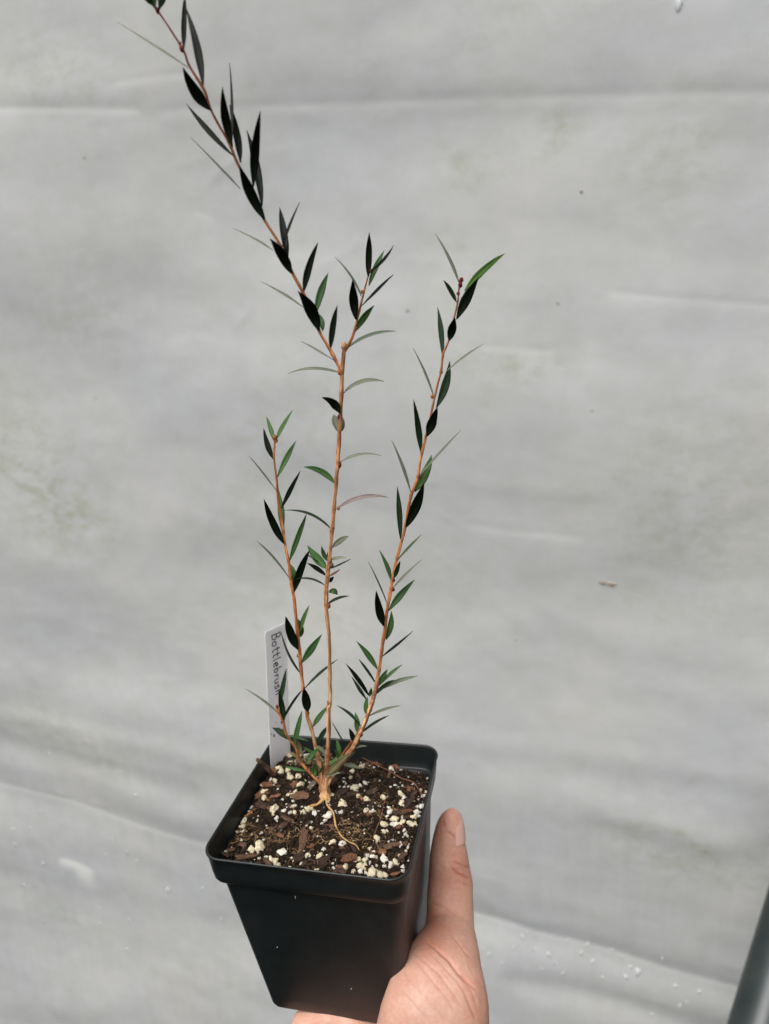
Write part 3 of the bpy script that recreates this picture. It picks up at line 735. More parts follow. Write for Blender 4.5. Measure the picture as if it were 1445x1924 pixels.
S2 = Stem('stem', [(610,1490),(622,1462),(651,1421),(668,1396),(687,1354),(702,1310),(709,1279),(716,1230),(724,1177),(728.5,1140),(737,1092),(741,1070),(751,1030),(761,991),(772,934),(784,899),(791.5,857),(801,818),(812,769),(820,731),(828.7,696),(833,665),(843,640),(853.6,596),(860,569),(862,549),(864,532),(866,524)], y0, .02,
          [9,10,11,11.5,11,9.5,9,8.5,8,7.5,7,7,7,7,6.5,6,6,5.5,5,5,5,4.5,4,4,5,6], [TAN, TAN, ORG, ORG, ORG * .9, ORG * .7, RED])
S3 = Stem('stem', [(605,1488),(603,1455),(597,1422),(585.6,1370.6),(576,1337),(566,1259),(560,1201),(553,1128.5),(547,1094.5),(543,1060),(536.5,1027),(530,982.5),(523,944),(521,914.7),(518,885.6),(515,858.5),(516,832),(516.5,822)], y0, .02,
          [12,10,9,9,8.5,8,8,7.5,8,7.5,7,7,6.5,6,5,5,4.5,5], [TAN, TAN, ORG, ORG * 1.05, ORG, ORG * .9, ORG * .75])
S4 = Stem('stem', [(604,1474),(585.6,1455),(566,1433),(555,1405),(538.6,1380.5),(532,1356),(522.7,1336.7),(521,1327)], y0 + .05, .04, [7,7,6.5,6,6,6,6,5], [ORG * .6, ORG * .7, ORG * .8, ORG * .8])
S5 = Stem('stem', [(618,1466),(632,1435),(655,1402),(672,1378),(690,1348)], y0 + .5, .05, [6,6,6,6,5], [ORG * .6, ORG * .7, ORG])
STEMS = {'c': S1, 'l': S1L, 'r': S1R, 'R': S2, 'L': S3, 's': S4}
# cut ends and buds
def bud(stem, px, py, r, col, off=0.0):
    i, P = stem.near(px, py); P = at_depth(px, py, depth_of(P) - off)
    V, F = blob(px, 2, .35, (1, 1, 1.3)); V = V * r + P
    o = obj('bud', V, F, BARK, stem.obj, BASE); add_tint(o.data, np.repeat([col], len(V), axis=0))
for st, px, py, r, c in (('c',647,650,.13,TAN*.9),('c',622,1062,.11,TAN*.25),('c',621,1054,.08,TAN*.25),('c',638,784,.09,RED*.8),('c',638,874,.10,RED),('c',625,992,.08,ORG*.6),('c',636,955,.07,ORG*.6),
    ('c',617,1138,.11,ORG*.4),('c',619,1320,.12,ORG*.4),('c',613,1100,.07,ORG*.4),('L',516.5,822,.10,ORG*.5),('L',519,828,.07,ORG*.5),('R',867,526,.08,RED),('R',865,535,.09,RED),('r',697,509,.07,RED*.5),('r',680,548,.06,ORG*.6),
    ('l',338,82,.05,RED),('l',342,92,.08,RED),('l',296,20,.07,RED*.6),('R',861,552,.06,RED),('R',739,1108,.07,RED*.8),('R',739,1090,.08,RED),('R',678,1380,.10,RED*1.1),('R',674,1390,.08,RED*1.1),
    ('s',521,1328,.07,RED),('s',524,1337,.08,ORG*.6),('L',578,1340,.09,ORG*.5),('L',560,1232,.07,ORG*.5),('c',639,698,.12,ORG),('R',812,745,.07,ORG*.6),('R',829,698,.07,ORG*.6),('R',772,930,.07,ORG*.6),('R',788,896,.07,RED)):
    bud(STEMS[st], px, py, r, c)

# (stem, base, tip, width px, tone, mid offset px (bow), f front / b behind / n neutral, width class)
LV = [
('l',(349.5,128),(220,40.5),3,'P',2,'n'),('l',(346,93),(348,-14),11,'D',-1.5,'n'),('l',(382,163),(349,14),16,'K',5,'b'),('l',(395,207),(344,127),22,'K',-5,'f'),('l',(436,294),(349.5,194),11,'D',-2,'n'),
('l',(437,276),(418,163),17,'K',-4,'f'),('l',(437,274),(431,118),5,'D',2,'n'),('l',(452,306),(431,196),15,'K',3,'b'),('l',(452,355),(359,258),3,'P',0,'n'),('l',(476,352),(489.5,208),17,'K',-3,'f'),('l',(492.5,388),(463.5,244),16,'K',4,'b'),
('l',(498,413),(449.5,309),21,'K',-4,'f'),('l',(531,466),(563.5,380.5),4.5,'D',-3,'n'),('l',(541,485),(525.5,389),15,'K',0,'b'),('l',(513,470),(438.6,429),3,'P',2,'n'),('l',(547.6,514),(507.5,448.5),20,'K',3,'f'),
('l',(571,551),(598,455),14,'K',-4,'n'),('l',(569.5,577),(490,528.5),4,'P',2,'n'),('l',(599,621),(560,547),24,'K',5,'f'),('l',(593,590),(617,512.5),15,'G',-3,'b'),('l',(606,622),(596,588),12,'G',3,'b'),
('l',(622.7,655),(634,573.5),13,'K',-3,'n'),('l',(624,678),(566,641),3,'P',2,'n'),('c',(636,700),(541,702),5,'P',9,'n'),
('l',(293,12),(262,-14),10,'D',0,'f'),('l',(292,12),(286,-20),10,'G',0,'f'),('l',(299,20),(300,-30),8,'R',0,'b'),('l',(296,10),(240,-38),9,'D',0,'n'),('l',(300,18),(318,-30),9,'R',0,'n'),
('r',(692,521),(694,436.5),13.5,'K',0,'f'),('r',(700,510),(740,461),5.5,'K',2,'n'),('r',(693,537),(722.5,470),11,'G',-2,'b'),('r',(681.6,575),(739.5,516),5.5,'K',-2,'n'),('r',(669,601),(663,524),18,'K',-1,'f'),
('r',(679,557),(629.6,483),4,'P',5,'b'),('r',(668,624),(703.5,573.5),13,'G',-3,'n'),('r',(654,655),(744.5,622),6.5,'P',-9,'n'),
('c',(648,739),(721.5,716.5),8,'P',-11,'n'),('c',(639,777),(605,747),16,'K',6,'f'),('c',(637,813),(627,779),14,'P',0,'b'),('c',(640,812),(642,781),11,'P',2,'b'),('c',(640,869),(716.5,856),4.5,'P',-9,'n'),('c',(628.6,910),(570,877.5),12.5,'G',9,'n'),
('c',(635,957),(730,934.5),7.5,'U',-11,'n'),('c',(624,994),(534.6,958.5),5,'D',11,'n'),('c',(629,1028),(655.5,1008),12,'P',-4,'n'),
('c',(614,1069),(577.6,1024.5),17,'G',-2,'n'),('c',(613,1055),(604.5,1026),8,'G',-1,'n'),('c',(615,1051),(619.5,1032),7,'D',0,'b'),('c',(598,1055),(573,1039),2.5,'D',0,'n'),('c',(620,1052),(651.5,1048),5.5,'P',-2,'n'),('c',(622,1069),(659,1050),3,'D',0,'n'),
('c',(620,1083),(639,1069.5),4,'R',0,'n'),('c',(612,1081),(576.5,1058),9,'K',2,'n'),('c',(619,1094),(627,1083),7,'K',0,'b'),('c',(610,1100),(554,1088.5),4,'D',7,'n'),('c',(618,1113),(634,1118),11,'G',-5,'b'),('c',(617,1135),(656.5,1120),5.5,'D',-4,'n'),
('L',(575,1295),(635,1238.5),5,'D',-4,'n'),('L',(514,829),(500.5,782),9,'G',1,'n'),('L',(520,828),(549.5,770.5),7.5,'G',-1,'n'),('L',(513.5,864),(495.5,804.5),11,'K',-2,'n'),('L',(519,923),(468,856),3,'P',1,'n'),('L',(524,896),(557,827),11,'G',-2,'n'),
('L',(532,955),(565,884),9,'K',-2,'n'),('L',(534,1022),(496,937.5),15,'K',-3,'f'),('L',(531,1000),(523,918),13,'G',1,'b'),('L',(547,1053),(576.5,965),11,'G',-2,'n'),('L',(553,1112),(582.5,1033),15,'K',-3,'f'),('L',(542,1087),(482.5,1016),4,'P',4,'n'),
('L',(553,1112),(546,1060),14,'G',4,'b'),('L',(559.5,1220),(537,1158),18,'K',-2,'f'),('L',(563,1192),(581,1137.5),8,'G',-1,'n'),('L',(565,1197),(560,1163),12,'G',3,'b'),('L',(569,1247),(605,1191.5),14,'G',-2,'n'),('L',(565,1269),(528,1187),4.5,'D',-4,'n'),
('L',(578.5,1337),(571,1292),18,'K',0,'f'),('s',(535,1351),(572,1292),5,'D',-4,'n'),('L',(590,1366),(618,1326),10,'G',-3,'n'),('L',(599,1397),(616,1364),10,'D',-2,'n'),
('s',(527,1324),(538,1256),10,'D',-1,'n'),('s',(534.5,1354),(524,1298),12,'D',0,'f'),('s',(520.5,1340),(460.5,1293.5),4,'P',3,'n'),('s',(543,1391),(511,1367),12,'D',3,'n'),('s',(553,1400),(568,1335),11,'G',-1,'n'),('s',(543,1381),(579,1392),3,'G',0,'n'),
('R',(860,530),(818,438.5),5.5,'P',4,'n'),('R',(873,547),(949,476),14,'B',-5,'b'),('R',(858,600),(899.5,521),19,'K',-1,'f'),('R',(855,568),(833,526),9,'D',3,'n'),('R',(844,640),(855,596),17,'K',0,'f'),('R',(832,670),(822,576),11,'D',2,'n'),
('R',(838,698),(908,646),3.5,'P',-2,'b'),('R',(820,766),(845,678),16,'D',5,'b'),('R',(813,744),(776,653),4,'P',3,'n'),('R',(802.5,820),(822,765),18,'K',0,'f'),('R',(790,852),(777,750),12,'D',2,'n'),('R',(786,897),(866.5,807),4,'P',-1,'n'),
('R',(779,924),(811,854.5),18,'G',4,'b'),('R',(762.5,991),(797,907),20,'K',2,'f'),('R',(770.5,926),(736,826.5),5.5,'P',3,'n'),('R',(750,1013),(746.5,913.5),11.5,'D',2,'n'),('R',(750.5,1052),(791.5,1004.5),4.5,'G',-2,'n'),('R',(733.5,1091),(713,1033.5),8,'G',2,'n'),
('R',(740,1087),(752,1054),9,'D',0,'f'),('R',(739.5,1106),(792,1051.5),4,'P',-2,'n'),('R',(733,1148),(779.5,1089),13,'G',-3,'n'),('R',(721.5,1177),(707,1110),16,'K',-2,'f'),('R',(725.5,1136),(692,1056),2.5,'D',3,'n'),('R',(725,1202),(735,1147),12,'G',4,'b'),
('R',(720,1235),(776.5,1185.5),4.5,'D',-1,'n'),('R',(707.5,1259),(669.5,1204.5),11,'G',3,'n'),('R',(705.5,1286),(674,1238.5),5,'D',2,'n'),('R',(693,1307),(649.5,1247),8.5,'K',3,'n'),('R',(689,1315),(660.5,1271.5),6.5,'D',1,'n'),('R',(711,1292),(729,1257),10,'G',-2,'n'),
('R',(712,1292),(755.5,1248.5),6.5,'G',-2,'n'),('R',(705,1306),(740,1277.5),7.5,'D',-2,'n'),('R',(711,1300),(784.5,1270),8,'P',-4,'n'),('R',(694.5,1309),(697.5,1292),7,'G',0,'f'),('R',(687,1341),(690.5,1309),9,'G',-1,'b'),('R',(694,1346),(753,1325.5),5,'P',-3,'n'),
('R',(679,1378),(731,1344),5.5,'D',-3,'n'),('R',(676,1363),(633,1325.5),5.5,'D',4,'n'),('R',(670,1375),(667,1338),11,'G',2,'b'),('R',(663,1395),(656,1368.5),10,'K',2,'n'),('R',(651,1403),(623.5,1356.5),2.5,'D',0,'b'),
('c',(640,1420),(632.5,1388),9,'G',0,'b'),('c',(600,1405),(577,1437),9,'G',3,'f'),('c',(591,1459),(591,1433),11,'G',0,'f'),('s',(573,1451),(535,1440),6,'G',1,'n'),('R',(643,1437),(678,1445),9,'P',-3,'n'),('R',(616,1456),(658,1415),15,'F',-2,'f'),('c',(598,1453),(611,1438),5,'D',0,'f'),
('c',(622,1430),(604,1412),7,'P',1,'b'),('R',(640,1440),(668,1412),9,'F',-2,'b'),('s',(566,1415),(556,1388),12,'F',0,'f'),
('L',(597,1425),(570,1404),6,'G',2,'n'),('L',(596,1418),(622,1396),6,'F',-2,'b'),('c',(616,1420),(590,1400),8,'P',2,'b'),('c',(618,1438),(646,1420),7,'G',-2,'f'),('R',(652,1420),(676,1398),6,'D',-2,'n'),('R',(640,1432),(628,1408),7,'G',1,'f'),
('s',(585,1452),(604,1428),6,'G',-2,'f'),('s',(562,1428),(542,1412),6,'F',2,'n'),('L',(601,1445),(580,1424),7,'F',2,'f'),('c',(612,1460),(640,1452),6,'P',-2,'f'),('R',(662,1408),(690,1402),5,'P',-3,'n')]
def leaf_geo(st, b, t, w, tone, bow, fb):
    i, Pb = st.near(*b); dep = depth_of(Pb)
    rs = st.R[i]
    Bp = at_depth(b[0], b[1], dep + {'f': -rs * 1.9, 'b': rs * 1.2, 'n': 0}[fb])
    if fb == 'n' and math.hypot(st.pix[i][0] - b[0], st.pix[i][1] - b[1]) < 9: Bp = Bp * .45 + Pb * .55
    Lpx = math.hypot(t[0] - b[0], t[1] - b[1])
    st.nodes.append(i)
    wt = max(0.42, w * dep / FPX)                       # real width of the blade
    wt = min(wt, max(.2, Lpx * dep / FPX * .30)) if w < 9 else w * dep / FPX
    Lc = Lpx * dep / FPX
    dz = {'f': -random.uniform(.25, .5), 'b': random.uniform(.25, .5), 'n': random.choice((-1, 1)) * random.uniform(.1, .4)}[fb] * Lc
    j_ = int(np.argmin(np.hypot(st.pix[:, 0] - t[0], st.pix[:, 1] - t[1])))
    dz += (depth_of(st.path[j_]) - dep) * (1.0 if fb != 'n' else .6)
    if fb == 'f': dz -= rs * 2.2
    Tp = at_depth(t[0], t[1], dep + dz)
    mx, my = (b[0] + t[0]) / 2, (b[1] + t[1]) / 2
    nx, ny = -(t[1] - b[1]) / Lpx, (t[0] - b[0]) / Lpx
    # positive bow bends to the left-hand side of the way from base to tip as seen in the photo
    Mp = at_depth(mx + nx * -bow * -1 * (1), my + ny * bow, dep + dz * .38)
    C = 2 * Mp - (Bp + Tp) / 2
    n = 15; ts = np.linspace(0, 1, n)
    cl = np.array([(1 - q) ** 2 * Bp + 2 * q * (1 - q) * C + q * q * Tp for q in ts])
    view = cl[n // 2] - CAM; view /= np.linalg.norm(view)
    ratio = min(1, w * dep / FPX / wt); roll = math.acos(ratio) * random.choice((-1, 1))
    if ratio > .99: roll = random.uniform(-.18, .18)
    T = np.gradient(cl, axis=0); T /= np.linalg.norm(T, axis=1)[:, None]
    if tone in 'PUGB' and fb == 'n' and ratio < .95:      # the blade turned so that daylight falls on the side we see
        q_ = n // 2; sd_ = np.cross(T[q_], view); nn_ = np.cross(sd_, T[q_]); sc = []
        for a in (abs(roll), -abs(roll)):
            up_ = -sd_ * math.sin(a) + nn_ * math.cos(a); up_ = up_ if up_ @ view < 0 else -up_; sc.append((up_[2], a))
        roll = max(sc)[1]
    V = []; F = []; th = .012
    twist = random.uniform(-.15, .15)
    asym = random.uniform(-.08, .08)
    rnd_tip = 1.0 if Lpx < 45 and w > 13 else 0
    for k in range(n):
        q = ts[k]; side = np.cross(T[k], view); side /= np.linalg.norm(side) + 1e-9; nn_ = np.cross(side, T[k])
        a = roll + twist * (q - .5); sd = side * math.cos(a) + nn_ * math.sin(a); up = -side * math.sin(a) + nn_ * math.cos(a)
        if rnd_tip: prof = math.sin(math.pi * q ** 1.15) ** .62 if 0 < q < 1 else 0
        else: prof = (math.sin(math.pi * q ** .88) ** .85) * (1 - .12 * q) if 0 < q < 1 else 0
        prof = max(prof, .12 if q < .05 else .03 if q > .98 else .14 if q < .12 else 0)
        hw = wt / 2 * prof * (1 + .05 * math.sin(q * 9 + b[0]))
        vl = 1.0 if w > 9 else (.6 if w > 6 else .15)
        for s_, lift in ((-1, .26), (-.5, .10), (0, -.08), (.5, .10), (1, .26)):
            V.append(cl[k] + sd * hw * (s_ + asym * (1 - abs(s_))) - up * hw * lift * 1.3 * vl)
        for s_, lift in ((1, .26), (.5, .10), (0, -.08), (-.5, .10), (-1, .26)):
            V.append(cl[k] + sd * hw * (s_ - asym * (1 - abs(s_)) * -1) * .985 - up * (hw * lift * 1.3 * vl - th * (1.4 if s_ == 0 else 1)))
    for k in range(n - 1):
        for j in range(10):
            j2 = (j + 1) % 10; F.append((k * 10 + j, k * 10 + j2, (k + 1) * 10 + j2, (k + 1) * 10 + j))
    F.append(tuple(reversed(range(10)))); F.append(tuple((n - 1) * 10 + j for j in range(10)))
    return V, F
def add_rib(me):
    at = me.attributes.new('rib', 'FLOAT', 'POINT'); v = np.arange(len(me.vertices)) % 10
    at.data.foreach_set('value', np.where((v == 2) | (v == 7), 1.0, 0.0).astype(np.float32))
def vis(l):
    return math.hypot(l[2][0] - l[1][0], l[2][1] - l[1][1]) * max(l[3], 3.2) * (0.3 if min(l[1][1], l[2][1]) < -20 else 1)
order = sorted(range(len(LV)), key=lambda i: -vis(LV[i])); keep = set(order[:98])
small = MB(); small_m = []
mats_small = list(LEAF.values()); mi_of = {k: i for i, k in enumerate(LEAF)}
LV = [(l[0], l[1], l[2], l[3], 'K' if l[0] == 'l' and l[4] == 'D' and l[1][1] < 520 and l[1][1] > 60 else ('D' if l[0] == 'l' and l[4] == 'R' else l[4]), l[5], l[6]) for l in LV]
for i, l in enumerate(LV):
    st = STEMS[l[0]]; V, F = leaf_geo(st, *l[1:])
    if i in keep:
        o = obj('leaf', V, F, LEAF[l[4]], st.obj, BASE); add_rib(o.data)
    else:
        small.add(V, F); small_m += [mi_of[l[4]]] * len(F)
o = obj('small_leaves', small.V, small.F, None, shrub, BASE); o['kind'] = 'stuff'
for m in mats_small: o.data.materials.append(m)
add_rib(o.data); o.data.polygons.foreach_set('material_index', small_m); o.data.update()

for st in (S1, S1L, S1R, S2, S3, S4, S5): st.paint()

# roots (parts of the shrub)
def root(px_list, w, mat, name='root', lift=.05, sides=8, zoom=True, first_up=0.0):
    pts = []
    for k, q in enumerate(px_list):
        P = soil_at(*(Z8(*q) if zoom else q)); P[2] = soil_h(P[0], P[1], False) + lift; pts.append(P)
    pts[0][2] += first_up
    n = len(pts) * 6; path = smooth_path(pts, n); ws = np.interp(np.linspace(0, 1, n), np.linspace(0, 1, len(w)), w)
    R = .66 * ws / 3.6125 / 2 * 34 / FPX; V, F = tube(path, R, sides, jit=.8, seed=px_list[0][0])
    return obj(name, V, F, mat, shrub, BASE)
root([(588,520),(590,570),(605,610),(640,655),(655,740),(690,805),(745,850),(790,870),(815,908)], [34,22,17,16,15,15,14,12,5], ROOT, lift=.10, first_up=.15)
root([(585,500),(570,555),(530,590),(490,603),(455,622)], [48,36,26,20,12], ROOT, lift=.08, first_up=.1)
root([(600,500),(606,545),(612,570)], [44,26,10], ROOT, lift=.05, first_up=.1)
root([(820,275),(870,300),(1000,365),(1100,422),(1180,450),(1230,520),(1255,575)], [6,8,9,9,8,8,5], ROOT_RED, lift=.16)
root([(1010,520),(985,580),(960,680),(920,790),(900,840)], [5,7,7,6,4], ROOT_RED, lift=.10)
# swollen collar where the stems meet the soil
cp = [soil_at(*Z8(582, 548)) + np.array([0, 0, -.05]), at_axis(*Z8(584, 490), 1, BASE[1]), at_axis(*Z8(588, 430), 1, BASE[1]), at_axis(*Z8(592, 395), 1, BASE[1])]
path = smooth_path(cp, 24); V, F = tube(path, np.interp(np.linspace(0, 1, 24), [0, .3, .7, 1], [.24, .18, .16, .11]), 16, jit=1.3)
o = obj('root_collar', V, F, BARK, shrub, BASE); add_tint(o.data, np.repeat([TAN * .85], len(V), axis=0))
# fine fibres: nobody could count them
mb = MB()
for k in range(230):
    zone = random.choice(((760, 760, 130, 60), (850, 800, 90, 70), (470, 640 + 150, 120, 60), (250, 800, 160, 60), (60, 800, 90, 60), (930, 620, 70, 110), (500, 250, 90, 90), (-40, 820, 60, 60), (1000, 300, 180, 80), (640, 900, 300, 120)))
    px = zone[0] + random.gauss(0, zone[2] * .6); py = zone[1] + random.gauss(0, zone[3] * .6)
    an = random.uniform(-.6, .6) + (math.pi if random.random() < .5 else 0); L = random.uniform(25, 100); pts = []
    for q in range(6):
        X, Y = Z8(px, py); P = soil_at(X, Y)
        if max(abs(P[0]), abs(P[1])) > 4.15: break
        P[2] = soil_h(P[0], P[1]) + random.uniform(.02, .13); pts.append(P)
        an += random.gauss(0, .5); px += math.cos(an) * L / 5; py += math.sin(an) * L / 5 * .8
    if len(pts) < 3: continue
    path = smooth_path(pts, len(pts) * 3); V, F = tube(path, np.full(len(path), random.uniform(.007, .016)), 5); mb.add(V, F)
o = obj('root_fibres', mb.V, mb.F, FIBRE, origin=ctr); tag(o, 'tangle of fine pale root fibres lying over the soil', 'roots', kind='stuff')
# dry mossy strands behind the stems
MOSS = simple('dry_moss', (0.09, 0.075, 0.04), (0.30, 0.26, 0.17), 150, .9, .1)
mb = MB()
for k in range(70):
    px, py = random.uniform(552, 612), random.uniform(1392, 1432)
    P = soil_at(px, py + 8); d = np.array([random.gauss(0, .25), random.gauss(0, .2), random.uniform(.1, .55)])
    path = smooth_path([P, P + d * .6, P + d + np.array([random.gauss(0, .12), 0, -.06])], 7); V, F = tube(path, np.linspace(.045, .012, 7) * random.uniform(.5, 1.3), 5); mb.add(V, F)
o = obj('dry_moss', mb.V, mb.F, MOSS, origin=ctr); tag(o, 'tuft of dry moss and plant litter behind the stems', 'moss', kind='stuff')

# ------------------------------------------------------------------ the white tag
tb = soil_at(511, 1446); tb[2] -= .3
# near edge runs through (498,1188) and (509,1440); the tag turns away from the camera to the right
TY = tb[1]
e0 = at_axis(509, 1440, 1, TY); e1 = at_axis(498, 1188, 1, TY)
upt = e1 - e0; upt /= np.linalg.norm(upt)
dp = depth_of(e1); e2 = at_depth(537.5, 1169.5, dp + 1.05); acr = e2 - e1; wid = np.linalg.norm(acr); acr /= wid
acr -= upt * (acr @ upt); acr /= np.linalg.norm(acr)
hgt = np.linalg.norm(e1 - e0) + .6; o0 = e1 - upt * hgt
tn = np.cross(acr, upt); 
if tn @ (CAM - e1) < 0: tn = -tn
top_slope = (e2 - e1) @ upt
def tagpt(a, h, out=0.0):            # a across, h down from the near top corner
    return e1 + acr * a - upt * h + tn * out
plant_tag = empty('plant_tag', o0); V = []; F = []
prof = [(0, 0), (wid, -top_slope), (wid, hgt - .5), (wid * .5, hgt + .3), (0, hgt - .5)]
prof = [(0, .05), (.05, 0), (wid - .05, -top_slope + .0), (wid, -top_slope + .05), (wid, hgt - .5), (wid * .5, hgt + .3), (0, hgt - .5)]
nP = len(prof)
for z in (0, -.035):
    for a, h in prof: V.append(tagpt(a, h, z))
F = [tuple(range(nP)), tuple(reversed(range(nP, 2 * nP)))] + [(k, nP + k, nP + (k + 1) % nP, (k + 1) % nP) for k in range(nP)]
obj('blade', V, F, TAGM, plant_tag, o0, smooth=False)
tag(plant_tag, 'white plastic plant tag with handwritten black lettering standing behind the left stems', 'plant tag')
LET = {
 'B': (.62, [[(.08, 0), (.10, 1)], [(.0, .98), (.35, 1.0), (.5, .80), (.35, .58), (.12, .52)], [(.12, .52), (.42, .50), (.58, .28), (.40, .04), (.0, .0)]]),
 'o': (.52, [[(.28, .5), (.06, .38), (.05, .12), (.25, 0), (.44, .14), (.42, .40), (.28, .5)]]),
 't': (.42, [[(.2, .92), (.18, .2), (.26, .02), (.38, .04)], [(.0, .58), (.42, .62)]]),
 'l': (.28, [[(.14, 1), (.12, .1), (.2, .0)]]),
 'e': (.48, [[(.05, .26), (.40, .30), (.36, .48), (.18, .5), (.04, .28), (.10, .04), (.30, 0), (.44, .1)]]),
 'b': (.5, [[(.1, 1), (.08, .05)], [(.08, .3), (.28, .48), (.42, .3), (.36, .04), (.08, .04)]]),
 'r': (.36, [[(.08, .48), (.10, 0)], [(.10, .3), (.22, .48), (.36, .46)]]),
 'u': (.5, [[(.06, .48), (.06, .1), (.22, 0), (.38, .12), (.40, .48)], [(.40, .48), (.42, .02)]]),
 's': (.42, [[(.36, .46), (.14, .5), (.08, .34), (.32, .2), (.30, .02), (.02, .0)]]),
 'h': (.48, [[(.08, 1), (.08, 0)], [(.08, .3), (.26, .5), (.38, .34), (.38, 0)]])}
mb = MB(); cur = .30; LH = wid * .36; scl = .53
tot = sum(LET[c][0] + .10 for c in 'Bottlebrush'); scl = 3.55 / tot
for n_, c in enumerate('Bottlebrush'):
    w_, strokes = LET[c]; rnd = random.Random(n_)
    for s_ in strokes:
        pts = [tagpt(wid * .30 + .010 * n_ + y * LH * (1 if n_ else 1.1) + rnd.uniform(-.008, .008), cur + x * scl, .006) for x, y in s_]
        path = smooth_path(pts, len(pts) * 4); V, F = tube(path, np.full(len(path), .022 + rnd.uniform(-.002, .003)), 6); mb.add(V, F)
    cur += (w_ + .10) * scl
obj('lettering', mb.V, mb.F, INK, plant_tag, o0)

for a_, h_, r_ in ((.62, 5.85, .09), (.86, 5.55, .06), (.30, 6.05, .05), (1.0, 6.0, .08), (.15, 5.9, .03), (.5, 5.4, .02)):
    V, F = blob(a_ * 9, 2, .5, (1, 1.4, .5)); P = tagpt(a_, h_, .01); V = P + V[:, :1] * acr * r_ + V[:, 1:2] * upt * r_ + V[:, 2:] * tn * r_ * .6
    obj('soil_splash', V, F, CRUMB, plant_tag, o0)

# ------------------------------------------------------------------ the hand
def lofted(rows, sides=28):
    """rows: (centre, half width vector, half depth vector)"""
    V = []; F = []
    for c, a, b in rows:
        for k in range(sides):
            th = 2 * math.pi * k / sides; V.append(c + a * math.cos(th) + b * math.sin(th))
    n = len(rows)
    for i in range(n - 1):
        for k in range(sides):
            k2 = (k + 1) % sides; F.append((i * sides + k, i * sides + k2, (i + 1) * sides + k2, (i + 1) * sides + k))
    F.append(tuple(reversed(range(sides)))); F.append(tuple((n - 1) * sides + k for k in range(sides)))
    return V, F
# thumb and ball of the thumb: row y, left x, right x (photo), distance from the camera, half thickness / half width
TH = [(1521,843,856,35.7,.9),(1524,836,860,35.6,.9),(1531,829,865.5,35.5,.9),(1545,821.5,870,35.4,.9),(1562,816,872,35.3,.9),(1580,812,874,35.2,.92),(1605,808,879,35.1,.95),(1630,806,884,35.0,.98),(1655,804,888,34.9,1.0),
      (1690,802,889,34.6,1.0),(1725,801,890.5,34.15,.95),(1750,796,892.5,33.6,.9),(1772,781,897,32.9,.84),(1800,761,902,32.0,.80),(1830,741,907.5,31.2,.76),(1860,724,914,30.6,.72),(1890,715,918.5,30.3,.68),(1924,707,920,30.2,.64),
      (1960,698,921,30.0,.60),(2005,688,917,30.3,.58),(2060,678,905,30.6,.54),(2140,672,885,31.0,.54),(2240,672,870,31.0,.56),(2400,665,870,31.0,.6),(2650,655,880,31.0,.64)]
ks = np.linspace(0, len(TH) - 1, 90); THi = smooth_path(np.array(TH, float), 90)
rows = []
for y, xl, xr, dp_, fr in THi:
    c = at_depth((xl + xr) / 2, y, dp_); hw = (xr - xl) / 2 * dp_ / FPX
    rows.append((c, hw, fr))
cc_ = np.array([r_[0] for r_ in rows]); TT = np.gradient(cc_, axis=0)
for _ in range(6): TT[1:-1] = (TT[:-2] + TT[1:-1] + TT[2:]) / 3
rows2 = []
for (c, hw, fr), t_ in zip(rows, TT):
    b_ = np.cross(t_, RGT); b_ /= np.linalg.norm(b_); b_ = b_ if b_ @ FWD > 0 else -b_
    rows2.append((c, RGT * hw, b_ * hw * fr))
rows = rows2
hm = MB(); V, F = lofted(rows); hm.add(V, F)
def htube(pts, rad, n=30, sides=20):
    path = smooth_path(pts, n); R = np.interp(np.linspace(0, 1, n), np.linspace(0, 1, len(rad)), rad)
    k = 4
    T0 = path[0] - path[1]; T0 /= np.linalg.norm(T0); T1 = path[-1] - path[-2]; T1 /= np.linalg.norm(T1)
    pre = [path[0] + T0 * R[0] * math.sin(a) for a in (1.45, 1.2, .8, .4)]; prr = [R[0] * math.cos(a) for a in (1.45, 1.2, .8, .4)]
    post = [path[-1] + T1 * R[-1] * math.sin(a) for a in (.4, .8, 1.2, 1.45)]; por = [R[-1] * math.cos(a) for a in (.4, .8, 1.2, 1.45)]
    V, F = tube(np.vstack([pre, path, post]), np.r_[prr, R, por], sides); hm.add(V, F)
zb = HZ - .05
# palm under the pot, four fingers reaching away below and up behind it
htube([(4.2, -3.6, -11.2), (2.0, -2.6, -11.4), (-0.4, -2.0, -11.3)], [1.6, 1.45, 1.25])
htube([(4.3, -2.2, -10.9), (4.2, 0.6, -11.0), (3.6, 2.6, -11.0)], [1.5, 1.1, .9])
htube([(2.2, -2.2, -11.3), (2.2, 0.6, -11.1), (1.9, 2.6, -11.0)], [1.4, 1.15, .95])
htube([(0.2, -2.0, -11.3), (0.1, 0.6, -11.1), (0.2, 2.4, -11.0)], [1.3, 1.1, .95])
htube([(-1.0, -2.2, -11.2), (-1.4, 0.4, -11.05), (-1.3, 2.0, -10.95)], [1.0, 1.0, .9])
for x0, L, r in ((3.1, 0.7, .82), (2.0, 1.1, .86), (.25, 1.02, .82), (-1.35, .82, .72)):
    htube([(x0, 2.2, -11.0), (x0 - .1, 2.2 + 2.3 * L, -10.7), (x0 - .5, 2.6 + 2.9 * L, -10.2 + .6 * L), (x0 - .7, 2.5 + 2.9 * L, -9.8 + 1.0 * L), (x0 - .8, 2.2 + 2.8 * L, -9.5 + 1.3 * L)], [r * 1.08, r, r * .97, r * .9, r * .8])
